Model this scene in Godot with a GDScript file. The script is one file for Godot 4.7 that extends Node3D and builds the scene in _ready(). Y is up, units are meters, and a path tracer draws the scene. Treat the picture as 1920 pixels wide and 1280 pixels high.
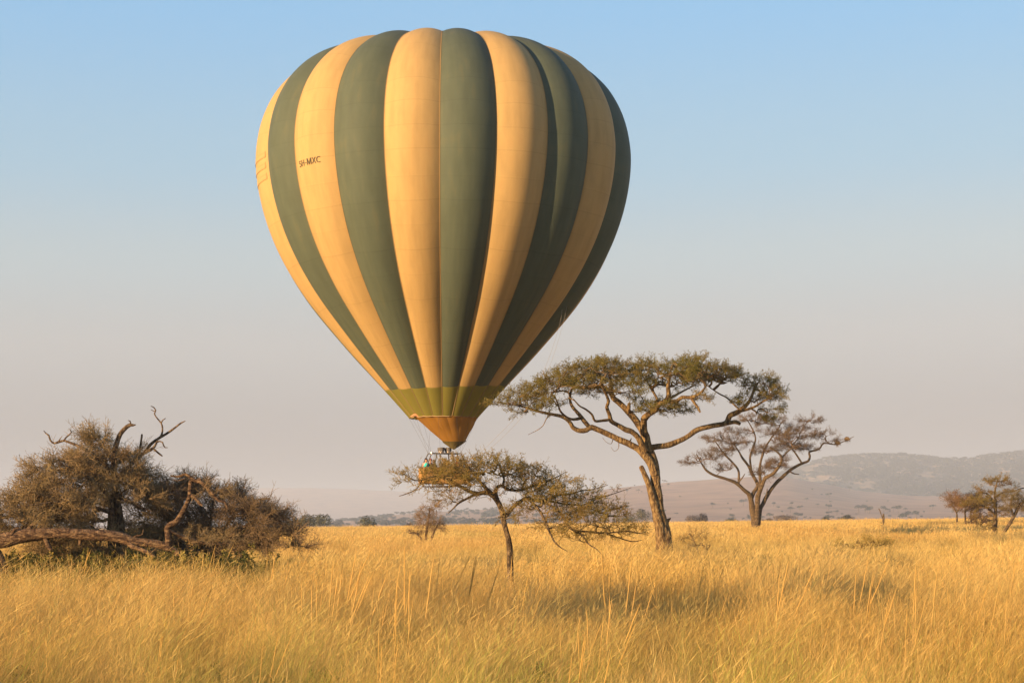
extends Node3D

# A green and yellow hot air balloon drifting low over golden savanna grass, acacias around it.
const F := 2954.0            # focal length in pixels of a 1920 x 1280 picture
const EYE := Vector3(0, 2.6, 0)
const BALLOON_D := 118.0
var cam_basis := Basis()
var taken := {}
var noise := FastNoiseLite.new()
var patch_noise := FastNoiseLite.new()
var M := {}

# ------------------------------------------------------------------ helpers
class Geo:
	var v := PackedVector3Array()
	var n := PackedVector3Array()
	var c := PackedColorArray()
	var uv := PackedVector2Array()
	var idx := PackedInt32Array()
	func quad(a: int, b: int, d: int, e: int) -> void:
		idx.append_array(PackedInt32Array([a, b, d, a, d, e]))
	func into(mesh: ArrayMesh, mat: Material) -> ArrayMesh:
		if idx.is_empty():
			return mesh
		var arr := []
		arr.resize(Mesh.ARRAY_MAX)
		arr[Mesh.ARRAY_VERTEX] = v
		arr[Mesh.ARRAY_NORMAL] = n
		if c.size() == v.size():
			arr[Mesh.ARRAY_COLOR] = c
		if uv.size() == v.size():
			arr[Mesh.ARRAY_TEX_UV] = uv
		arr[Mesh.ARRAY_INDEX] = idx
		mesh.add_surface_from_arrays(Mesh.PRIMITIVE_TRIANGLES, arr)
		mesh.surface_set_material(mesh.get_surface_count() - 1, mat)
		return mesh
	func mesh(mat: Material) -> ArrayMesh:
		return into(ArrayMesh.new(), mat)

class Skel:
	var pos := PackedVector3Array()
	var par := PackedInt32Array()
	var dir := PackedVector3Array()
	var limbs := 0            # nodes below this index belong to main limbs
	var tips := PackedInt32Array()

func numbered(called: String) -> String:
	if not taken.has(called):
		taken[called] = 0
		return called
	taken[called] += 1
	return "%s_%03d" % [called, taken[called]]

func tag(o: Node3D, label: String, category: String, group := "", kind := "") -> Node3D:
	o.set_meta("label", label)
	if category:
		o.set_meta("category", category)
	if group:
		o.set_meta("group", group)
	if kind:
		o.set_meta("kind", kind)
	return o

func thing(called: String, where: Vector3, label: String, category: String, group := "") -> Node3D:
	var o := Node3D.new()
	o.name = numbered(called)
	add_child(o)
	o.position = where
	return tag(o, label, category, group)

func part(called: String, mesh: Mesh, parent: Node3D, stuff := false) -> MeshInstance3D:
	var o := MeshInstance3D.new()
	o.name = called
	o.mesh = mesh
	if stuff:
		o.set_meta("kind", "stuff")
	parent.add_child(o, true)
	return o

func scatter(called: String, mesh: Mesh, places: Array, tints: PackedColorArray, parent: Node3D) -> MultiMeshInstance3D:
	var mm := MultiMesh.new()
	mm.transform_format = MultiMesh.TRANSFORM_3D
	mm.use_colors = true
	mm.mesh = mesh
	mm.instance_count = places.size()
	for i in places.size():
		mm.set_instance_transform(i, places[i])
		mm.set_instance_color(i, tints[i])
	var o := MultiMeshInstance3D.new()
	o.name = called
	o.multimesh = mm
	o.set_meta("kind", "stuff")
	parent.add_child(o, true)
	return o

func at(x: float, y: float, d: float) -> Vector3:
	var w := cam_basis * Vector3((x - 960.0) / F, (640.0 - y) / F, -1.0)
	return EYE + w * (d / -w.z)

func lin(r: float, g: float, b: float) -> Color:
	return Color(r, g, b).linear_to_srgb()

func ground(x: float, z: float) -> float:
	var d := -z
	return 0.9 * smoothstep(90.0, 260.0, d) - 3.6 * smoothstep(370.0, 640.0, d) + 0.16 * noise.get_noise_2d(x * 0.6, z * 0.6) * smoothstep(2000.0, 400.0, absf(d))

func smooth_path(pts: Array, rads: Array, step: float) -> Array:
	var out := PackedVector3Array()
	var rr := PackedFloat32Array()
	var n := pts.size()
	for i in n - 1:
		var p0: Vector3 = pts[maxi(i - 1, 0)]
		var p1: Vector3 = pts[i]
		var p2: Vector3 = pts[i + 1]
		var p3: Vector3 = pts[mini(i + 2, n - 1)]
		var k := maxi(1, int(ceil(p1.distance_to(p2) / step)))
		for j in k:
			var t := float(j) / k
			out.append(p1.cubic_interpolate(p2, p0, p3, t))
			rr.append(lerpf(rads[i], rads[i + 1], t))
	out.append(pts[n - 1])
	rr.append(rads[n - 1])
	return [out, rr]

func tube(g: Geo, pts: PackedVector3Array, rads: PackedFloat32Array, sides: int, rough := 0.0, tint := Color.WHITE, cap := true) -> void:
	var n := pts.size()
	if n < 2:
		return
	var first := g.v.size()
	var side := Vector3.ZERO
	for i in n:
		var t := (pts[mini(i + 1, n - 1)] - pts[maxi(i - 1, 0)]).normalized()
		if i == 0:
			side = t.cross(Vector3(0.31, 0.2, 0.93)).normalized()
		side = (side - t * side.dot(t)).normalized()
		var up := t.cross(side)
		for j in sides:
			var a := TAU * j / sides
			var w := side * cos(a) + up * sin(a)
			var r := rads[i]
			if rough > 0.0:
				var q := pts[i] * 1.5 + w * 1.3
				r *= 1.0 + rough * noise.get_noise_3d(q.x * 16.0, q.y * 16.0, q.z * 16.0)
			g.v.append(pts[i] + w * r)
			g.n.append(w)
			g.c.append(tint)
	for i in n - 1:
		for j in sides:
			var a := first + i * sides + j
			var b := first + i * sides + (j + 1) % sides
			g.quad(a, a + sides, b + sides, b)
	if cap and sides > 3:
		for e in 2:
			var ring := first + (n - 1) * sides * e
			var t := (pts[n - 1] - pts[n - 2]).normalized() if e else (pts[0] - pts[1]).normalized()
			var m := g.v.size()
			g.v.append(pts[(n - 1) * e] + t * rads[(n - 1) * e] * 0.4)
			g.n.append(t)
			g.c.append(tint)
			for j in sides:
				var a := ring + j
				var b := ring + (j + 1) % sides
				g.idx.append_array(PackedInt32Array([a, m, b] if e else [a, b, m]))

func line(g: Geo, pts: Array, r: float, sides := 5) -> void:
	var rads := PackedFloat32Array()
	rads.resize(pts.size())
	rads.fill(r)
	tube(g, PackedVector3Array(pts), rads, sides)

func box(g: Geo, o: Vector3, sx: Vector3, sy: Vector3, sz: Vector3) -> void:  # half axes
	for f in 6:
		var a: Vector3 = [sx, sy, sz][f / 2] * (1.0 if f % 2 == 0 else -1.0)
		var b: Vector3 = [sy, sz, sx][f / 2]
		var d: Vector3 = [sz, sx, sy][f / 2] * (1.0 if f % 2 == 0 else -1.0)
		var m := g.v.size()
		for k in [[-1, -1], [-1, 1], [1, 1], [1, -1]]:
			g.v.append(o + a + b * k[0] + d * k[1])
			g.n.append(a.normalized())
			g.c.append(Color.WHITE)
		g.quad(m, m + 1, m + 2, m + 3)

# ------------------------------------------------------------------ materials
func tex(freq: float, ramp: Array, seed_: int, size := 256, normal := false, kind := FastNoiseLite.TYPE_SIMPLEX_SMOOTH) -> NoiseTexture2D:
	var t := NoiseTexture2D.new()
	var f := FastNoiseLite.new()
	f.seed = seed_
	f.noise_type = kind
	f.frequency = freq
	f.fractal_octaves = 5
	t.noise = f
	t.width = size
	t.height = size
	t.seamless = true
	if ramp:
		var gr := Gradient.new()
		gr.offsets = PackedFloat32Array(ramp.map(func(e): return e[0]))
		gr.colors = PackedColorArray(ramp.map(func(e): return e[1]))
		t.color_ramp = gr
	return t

func solid(c: Color, rough := 0.85, vertex := false) -> StandardMaterial3D:
	var m := StandardMaterial3D.new()
	m.albedo_color = c
	m.roughness = rough
	m.metallic_specular = 0.25
	m.vertex_color_use_as_albedo = vertex
	return m

func leafy(c: Color, through: float) -> StandardMaterial3D:
	var m := solid(c, 0.8, true)
	m.backlight_enabled = true
	m.backlight = Color(through, through, through)
	return m

func bark(dark: Color, mid: Color, light: Color, seed_: int, scale := 1.0) -> StandardMaterial3D:
	var m := solid(Color.WHITE, 0.95)
	m.albedo_texture = tex(0.012, [[0.0, dark], [0.36, dark.lerp(mid, 0.5)], [0.5, mid], [0.66, light], [1.0, light.lightened(0.1)]], seed_, 512)
	m.uv1_triplanar = true
	m.uv1_scale = Vector3(0.9, 0.35, 0.9) * scale
	m.heightmap_enabled = true
	m.heightmap_texture = tex(0.03, [[0.0, Color.BLACK], [1.0, Color.WHITE]], seed_ + 7, 512)
	m.heightmap_scale = 9.0
	return m

func fabric(base: Color, seed_: int, stain: Color) -> ImageTexture:
	# woven cloth sewn from short panels: thin horizontal seams, soft dirt, faint streaks
	var w := 128
	var h := 1024
	var im := Image.create_empty(w, h, false, Image.FORMAT_RGB8)
	var f := FastNoiseLite.new()
	f.seed = seed_
	f.frequency = 0.012
	f.fractal_octaves = 4
	for y in h:
		var seam := fposmod(y / float(h) * 22.0, 1.0)
		var panel := int(y / float(h) * 22.0)
		var tone := 1.0 + 0.02 * sin(panel * 12.9898 + seed_)
		for x in w:
			var q := f.get_noise_2d(x * 2.6, y * 0.9)
			var s := f.get_noise_2d(x * 7.0 + 300.0, y * 0.35 + 50.0)
			var k := tone * (1.0 + 0.06 * q + 0.02 * s)
			if seam < 0.035:
				k *= 0.955
			elif seam > 0.975:
				k *= 1.015
			var edge := absf(x / float(w - 1) * 2.0 - 1.0)
			var dirt := clampf((edge - 0.9) * 2.0, 0.0, 0.2) + clampf(q * 0.5 - 0.12, 0.0, 0.18)
			var c := base.lerp(stain, dirt)
			im.set_pixel(x, y, Color(c.r * k, c.g * k, c.b * k))
	return ImageTexture.create_from_image(im)

func make_materials() -> void:
	M.yellow = solid(Color.WHITE, 0.7)
	M.yellow.albedo_texture = fabric(lin(0.425, 0.282, 0.112), 3, lin(0.295, 0.164, 0.066))
	M.green = solid(Color.WHITE, 0.65)
	M.green.albedo_texture = fabric(lin(0.085, 0.101, 0.068), 9, lin(0.128, 0.104, 0.048))
	M.olive = solid(lin(0.205, 0.185, 0.04), 0.65)
	M.olive.backlight_enabled = true
	M.olive.backlight = lin(0.34, 0.29, 0.03)
	M.orange = solid(lin(0.3, 0.15, 0.028), 0.65)
	M.orange.backlight_enabled = true
	M.orange.backlight = lin(0.16, 0.075, 0.012)
	M.tape = solid(lin(0.34, 0.23, 0.1), 0.8)
	M.white_cord = solid(lin(0.45, 0.31, 0.15), 0.8)
	M.tie_cloth = solid(lin(0.5, 0.25, 0.12), 0.8)
	M.ink = solid(lin(0.085, 0.07, 0.04), 0.7)
	M.hem = solid(lin(0.11, 0.085, 0.03), 0.7)
	M.steel = solid(lin(0.12, 0.11, 0.1), 0.5)
	M.chrome = solid(lin(0.7, 0.6, 0.5), 0.3)
	M.chrome.metallic = 0.8
	M.leather = solid(lin(0.2, 0.11, 0.045), 0.95)
	M.wicker = solid(Color.WHITE, 0.8)
	M.wicker.albedo_texture = tex(0.05, [[0.0, lin(0.255, 0.128, 0.034)], [0.5, lin(0.476, 0.272, 0.085)], [1.0, lin(0.595, 0.374, 0.136)]], 5, 256)
	M.wicker.uv1_triplanar = true
	M.wicker.uv1_scale = Vector3(1.5, 4, 1.5)
	M.rope = solid(lin(0.3, 0.26, 0.22), 0.9)
	M.bark_gold = bark(lin(0.059, 0.036, 0.020), lin(0.198, 0.125, 0.056), lin(0.310, 0.211, 0.092), 21)
	M.bark_brown = bark(lin(0.042, 0.032, 0.022), lin(0.140, 0.095, 0.052), lin(0.238, 0.168, 0.091), 33, 1.5)
	M.bark_log = bark(lin(0.043, 0.027, 0.019), lin(0.145, 0.085, 0.047), lin(0.255, 0.162, 0.085), 51)
	M.bark_log.uv1_scale = Vector3(0.4, 1.5, 1.5)
	M.bark_dead = bark(lin(0.038, 0.026, 0.019), lin(0.143, 0.094, 0.053), lin(0.270, 0.188, 0.105), 45, 1.3)
	M.twig_gold = solid(lin(0.16, 0.105, 0.05), 0.9)
	M.twig_olive = solid(lin(0.2, 0.145, 0.062), 0.9)
	M.twig_dead = solid(lin(0.175, 0.115, 0.052), 0.9)
	M.twig_mauve = solid(lin(0.17, 0.11, 0.065), 0.9)
	M.spray_twig = solid(Color.WHITE, 0.9, true)
	M.leaf = leafy(Color.WHITE, 0.75)
	M.grass = leafy(Color.WHITE, 0.95)
	M.skin = solid(Color.WHITE, 0.7, true)
	M.herb_leaf = leafy(lin(0.085, 0.1, 0.025), 0.5)
	M.herb_leaf.vertex_color_use_as_albedo = false
	M.herb_leaf.backlight = lin(0.13, 0.17, 0.03)
	M.far_leaf = solid(Color.WHITE, 0.9, true)

	M.soil = solid(Color.WHITE, 1.0)
	M.soil.albedo_texture = tex(0.02, [[0.0, lin(0.279, 0.180, 0.061)], [0.5, lin(0.394, 0.262, 0.090)], [1.0, lin(0.476, 0.328, 0.115)]], 61, 512)
	M.soil.uv1_triplanar = true
	M.soil.uv1_world_triplanar = true
	M.soil.uv1_scale = Vector3(0.04, 0.04, 0.04)
	M.slope = solid(Color.WHITE, 1.0)
	M.slope.albedo_texture = tex(0.012, [[0.0, lin(0.250, 0.155, 0.090)], [0.45, lin(0.400, 0.235, 0.130)], [1.0, lin(0.500, 0.315, 0.180)]], 62, 512)
	M.slope.uv1_triplanar = true
	M.slope.uv1_world_triplanar = true
	M.slope.uv1_scale = Vector3(0.0011, 0.0011, 0.0011)
	M.hill = solid(Color.WHITE, 1.0)
	M.hill.albedo_texture = tex(0.014, [[0.0, lin(0.05, 0.05, 0.035)], [0.5, lin(0.09, 0.08, 0.05)], [0.6, lin(0.3, 0.21, 0.12)], [1.0, lin(0.46, 0.32, 0.18)]], 63, 512)
	M.hill.uv1_triplanar = true
	M.hill.uv1_world_triplanar = true
	M.hill.uv1_scale = Vector3(0.0016, 0.003, 0.0006)

# ------------------------------------------------------------------ scene
func _ready() -> void:
	noise.seed = 11
	noise.frequency = 0.03
	noise.fractal_octaves = 3
	patch_noise.seed = 4
	patch_noise.frequency = 0.02
	patch_noise.fractal_octaves = 3
	camera_and_light()
	make_materials()
	land()
	balloon()
	trees()
	far_trees()
	grass()
	people()
	birds()

func camera_and_light() -> void:
	cam_basis = Basis(Vector3.RIGHT, atan(340.0 / F)) * Basis(Vector3.BACK, deg_to_rad(-0.77))
	var cam := Camera3D.new()
	cam.name = "camera"
	cam.fov = rad_to_deg(2.0 * atan(640.0 / F))
	cam.near = 0.1
	cam.far = 30000.0
	add_child(cam)
	cam.transform = Transform3D(cam_basis, EYE)
	cam.current = true

	var sun := DirectionalLight3D.new()
	sun.name = "sun"
	sun.light_energy = 1.6
	sun.light_color = Color(1.0, 0.84, 0.64)
	sun.light_angular_distance = 0.6
	sun.shadow_enabled = true
	add_child(sun)
	var el := deg_to_rad(10.0)
	var az := deg_to_rad(51.0)
	sun.look_at_from_position(Vector3.ZERO, -Vector3(-cos(el) * sin(az), sin(el), cos(el) * cos(az)), Vector3.UP)

	# clear dry-season sky: blue overhead, greyed by dust towards the horizon
	var h := 512
	var im := Image.create_empty(64, h, false, Image.FORMAT_RGBF)
	var stops := [[-90.0, 0.1208, 0.0967, 0.0773], [0.0, 0.1427, 0.1315, 0.1248], [3.0, 0.1849, 0.1729, 0.165], [6.5, 0.2401, 0.237, 0.2298], [9.5, 0.2276, 0.2611, 0.2722], [13.0, 0.1762, 0.2552, 0.314], [18.5, 0.1279, 0.2386, 0.357], [30.0, 0.0967, 0.1752, 0.3021], [55.0, 0.0484, 0.1027, 0.2175], [90.0, 0.0333, 0.0725, 0.1692]]
	for y in h:
		var e := 90.0 - (y + 0.5) / h * 180.0
		var k := 0
		while k < stops.size() - 2 and stops[k + 1][0] < e:
			k += 1
		var t := smoothstep(0.0, 1.0, clampf((e - stops[k][0]) / (stops[k + 1][0] - stops[k][0]), 0.0, 1.0)) * 0.35 + 0.65 * clampf((e - stops[k][0]) / (stops[k + 1][0] - stops[k][0]), 0.0, 1.0)
		var c := Color(stops[k][1], stops[k][2], stops[k][3]).lerp(Color(stops[k + 1][1], stops[k + 1][2], stops[k + 1][3]), t)
		for x in 64:
			var a := (x + 0.5) / 64.0 * TAU - PI      # azimuth from straight ahead, right positive
			var s := 1.0 - 0.10 * sin(a) * clampf(cos(deg_to_rad(e)), 0.0, 1.0)
			im.set_pixel(x, y, Color(c.r * s, c.g * s, c.b * s))
	var sky_mat := PanoramaSkyMaterial.new()
	sky_mat.panorama = ImageTexture.create_from_image(im)
	var env := Environment.new()
	env.background_mode = Environment.BG_SKY
	env.sky = Sky.new()
	env.sky.sky_material = sky_mat
	env.tonemap_mode = Environment.TONE_MAPPER_LINEAR
	env.tonemap_exposure = 2.40
	env.sdfgi_enabled = true
	env.ssao_enabled = true
	env.ssil_enabled = true
	env.fog_enabled = true
	env.fog_density = 0.00014
	env.fog_light_color = Color(0.915, 0.955, 1.0)
	var we := WorldEnvironment.new()
	we.name = "air"
	we.environment = env
	add_child(we)

func land() -> void:
	var xs := []
	var zs := []
	for i in 81:
		var t := (i - 40) / 40.0
		xs.append(signf(t) * (60.0 * absf(t) + 6400.0 * pow(absf(t), 4.0)))
	for i in 111:
		var t := i / 110.0
		zs.append(420.0 - 14500.0 * pow(t, 3.0) - 900.0 * t)
	var g := Geo.new()
	for z in zs:
		for x in xs:
			g.v.append(Vector3(x, ground(x, z), z))
			var e := 2.0
			g.n.append(Vector3(ground(x - e, z) - ground(x + e, z), 2.0 * e, ground(x, z - e) - ground(x, z + e)).normalized())
	for j in zs.size() - 1:
		for i in xs.size() - 1:
			var a := j * xs.size() + i
			g.quad(a, a + xs.size(), a + xs.size() + 1, a + 1)
	var o := part("ground", g.mesh(M.soil), self)
	tag(o, "flat savanna plain of dry soil under the golden grass", "", "", "structure")
	hill("grassy_slope", [[-900, 985], [300, 986], [560, 983], [650, 976], [700, 970], [760, 964], [840, 959], [920, 955], [980, 946], [1060, 929], [1150, 916], [1275, 903], [1400, 894], [1470, 893], [1540, 906], [1620, 922], [1720, 930], [1920, 926], [2400, 915], [3000, 930]], 2300.0, 4600.0, 6200.0, M.slope, 3.0, "pale pinkish grassy slope rising behind the plain, dotted with trees")
	hill("wooded_hill", [[1180, 960], [1300, 935], [1420, 905], [1500, 876], [1560, 859], [1620, 852], [1700, 853], [1750, 859], [1800, 862], [1860, 855], [1920, 848], [2100, 836], [2500, 850], [3000, 880]], 4700.0, 6600.0, 8200.0, M.hill, 9.0, "hazy wooded hill on the right skyline, bushy slopes")
	hill("far_ridge", [[-1400, 960], [-700, 930], [-200, 925], [300, 918], [540, 914], [640, 916], [700, 918], [800, 923], [900, 930], [1000, 940], [1100, 946], [1300, 955], [2200, 960]], 9500.0, 12000.0, 13500.0, M.slope, 8.0, "faint pale ridge far off in the haze, left of the balloon")

func hill(called: String, ridge: Array, foot: float, top: float, back: float, mat: Material, rough: float, label: String) -> void:
	var g := Geo.new()
	var cols := 120
	var rows := 36
	var x0: float = ridge[0][0]
	var x1: float = ridge[ridge.size() - 1][0]
	var pts := []
	for i in cols + 1:
		var px := lerpf(x0, x1, float(i) / cols)
		var k := 0
		while k < ridge.size() - 2 and ridge[k + 1][0] < px:
			k += 1
		var t := clampf((px - ridge[k][0]) / float(ridge[k + 1][0] - ridge[k][0]), 0, 1)
		var py := lerpf(ridge[k][1], ridge[k + 1][1], smoothstep(0, 1, t) * 0.5 + 0.5 * t)
		var p := at(px, py, top)
		var edge := smoothstep(0.0, 0.06, float(i) / cols) * smoothstep(1.0, 0.94, float(i) / cols)
		pts.append([p.x / top, (p.y + 4.0) * edge])
	for j in rows + 1:
		var d := lerpf(foot, back, float(j) / rows)
		for i in cols + 1:
			var t := (d - foot) / (top - foot)
			var s := pow(t, 1.25) if t <= 1.0 else 1.0 - smoothstep(0.0, 1.0, (d - top) / (back - top)) * 1.02
			var x: float = pts[i][0] * d
			var hgt: float = pts[i][1] * s
			var q := noise.get_noise_2d(x * 0.08, d * 0.05) + 0.4 * noise.get_noise_2d(x * 0.3, d * 0.2)
			hgt += rough * q * clampf(hgt / 60.0, 0.0, 1.0)
			g.v.append(Vector3(x, hgt - 3.2 - (1.5 if j == 0 else 0.0), -d))
	var w := cols + 1
	for j in rows + 1:
		for i in w:
			var a := g.v[j * w + mini(i + 1, cols)] - g.v[j * w + maxi(i - 1, 0)]
			var b := g.v[mini(j + 1, rows) * w + i] - g.v[maxi(j - 1, 0) * w + i]
			g.n.append(a.cross(b).normalized())
	for j in rows:
		for i in cols:
			var a := j * w + i
			g.quad(a, a + w, a + w + 1, a + 1)
	var o := part(called, g.mesh(mat), self)
	tag(o, label, "", "", "structure")
	hills[called] = g

var hills := {}

func hill_spot(called: String, u: float, v: float) -> Vector3:
	var g: Geo = hills[called]
	var w := 121
	var i := clampi(int(u * 120), 0, 119)
	var j := clampi(int(v * 36), 0, 35)
	var fu := u * 120 - i
	var fv := v * 36 - j
	return g.v[j * w + i].lerp(g.v[j * w + i + 1], fu).lerp(g.v[(j + 1) * w + i].lerp(g.v[(j + 1) * w + i + 1], fu), fv)

# ------------------------------------------------------------------ balloon
const OUTLINE := [[0.0, 28.05], [2.6, 28.05], [5.8, 27.8], [8.3, 27.3], [10.1, 26.55], [11.33, 25.7], [12.17, 24.85], [12.87, 23.94], [13.49, 22.72], [13.91, 21.38], [14.12, 19.94], [14.14, 19.09], [14.08, 18.11], [13.92, 16.98], [13.64, 15.71], [13.22, 14.34], [12.67, 12.94], [11.98, 11.55], [11.1, 10.08], [9.79, 8.24], [7.4, 5.39], [5.0, 2.68], [2.62, 0.0]]   # radius, height above the mouth
const GORES := 20
# where the seams between the gores stand, degrees right of straight ahead
const SEAMS := [1.2, 17.5, 33.9, 50.6, 67.9, 92.0, 111.0, 130.0, 149.0, 168.0, 186.5, 205.0, 223.5, 242.0, 258.0, 271.0, 293.4, 311.9, 328.6, 345.0, 361.2]
var b_prof := PackedVector2Array()   # radius, height, from the crown down
var b_len := PackedFloat32Array()
var balloon_at := Transform3D()

func balloon_profile() -> void:
	var origin := at(831, 783, BALLOON_D)
	balloon_at = Transform3D(Basis(Vector3.BACK, deg_to_rad(-0.77)), origin)
	var raw := []
	for o in OUTLINE:
		raw.append(Vector3(o[0] * 0.967, o[1], 0))
	var rads := []
	rads.resize(raw.size())
	rads.fill(1.0)
	var path: PackedVector3Array = smooth_path(raw, rads, 0.45)[0]
	var run := 0.0
	for i in path.size():
		if i:
			run += path[i].distance_to(path[i - 1])
		b_prof.append(Vector2(maxf(path[i].x, 0.0), path[i].y))
		b_len.append(run)

func envelope(phi: float, k: float, lift := 0.0) -> Vector3:
	# a point on the envelope: phi in radians (0 faces the camera, right positive), k an index into the profile
	var i := clampi(int(k), 0, b_prof.size() - 2)
	var p := b_prof[i].lerp(b_prof[i + 1], k - i)
	var t := (b_prof[mini(i + 2, b_prof.size() - 1)] - b_prof[maxi(i - 1, 0)]).normalized()
	var nrm := Vector2(-t.y, t.x)
	var deg := fposmod(rad_to_deg(phi) - SEAMS[0], 360.0) + SEAMS[0]
	var gore := 0
	while gore < GORES - 1 and SEAMS[gore + 1] < deg:
		gore += 1
	var wide: float = SEAMS[gore + 1] - SEAMS[gore]
	var u: float = (deg - SEAMS[gore]) / wide * 2.0 - 1.0
	var bulge := 0.043 * p.x * (1.0 - u * u) * smoothstep(0.0, 2.0, p.x)
	bulge *= 1.0 - 0.3 * smoothstep(24.5, 27.5, p.y)
	bulge *= 0.55 + 0.45 * smoothstep(2.6, 7.0, p.x)
	p += nrm * (bulge + lift)
	return Vector3(p.x * sin(phi), p.y, p.x * cos(phi))

func k_at_height(y: float) -> float:
	for i in b_prof.size() - 1:
		if i > 8 and b_prof[i + 1].y <= y and b_prof[i].y >= y:
			return i + (b_prof[i].y - y) / maxf(b_prof[i].y - b_prof[i + 1].y, 1e-5)
	return b_prof.size() - 1.0

func grid_mesh(f: Callable, nu: int, nv: int, mat: Material) -> ArrayMesh:
	# f(u, v) -> point; u runs right and v runs down as seen from outside
	var g := Geo.new()
	var w := nu + 1
	for j in nv + 1:
		for i in w:
			g.v.append(f.call(float(i) / nu, float(j) / nv))
			g.uv.append(Vector2(float(i) / nu, float(j) / nv))
	for j in nv + 1:
		for i in w:
			var a := g.v[j * w + mini(i + 1, nu)] - g.v[j * w + maxi(i - 1, 0)]
			var b := g.v[maxi(j - 1, 0) * w + i] - g.v[mini(j + 1, nv) * w + i]
			var n := a.cross(b)
			g.n.append(n.normalized() if n.length_squared() > 1e-10 else Vector3.UP)
	for j in nv:
		for i in nu:
			var a := j * w + i
			g.quad(a, a + 1, a + w + 1, a + w)
	return g.mesh(mat)

func rim_height(phi: float, px: float, tilt: float) -> float:
	# height of a horizontal seam drawn at that row of pixels on the axis, tilted a little to the right
	return height_at(px, BALLOON_D) + tilt * sin(phi) - 0.28 * maxf(cos(phi), 0.0)

func height_at(px: float, d: float) -> float:
	# height above the mouth of what shows in that row of pixels at that depth
	return at(831, px, d).y - balloon_at.origin.y

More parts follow.
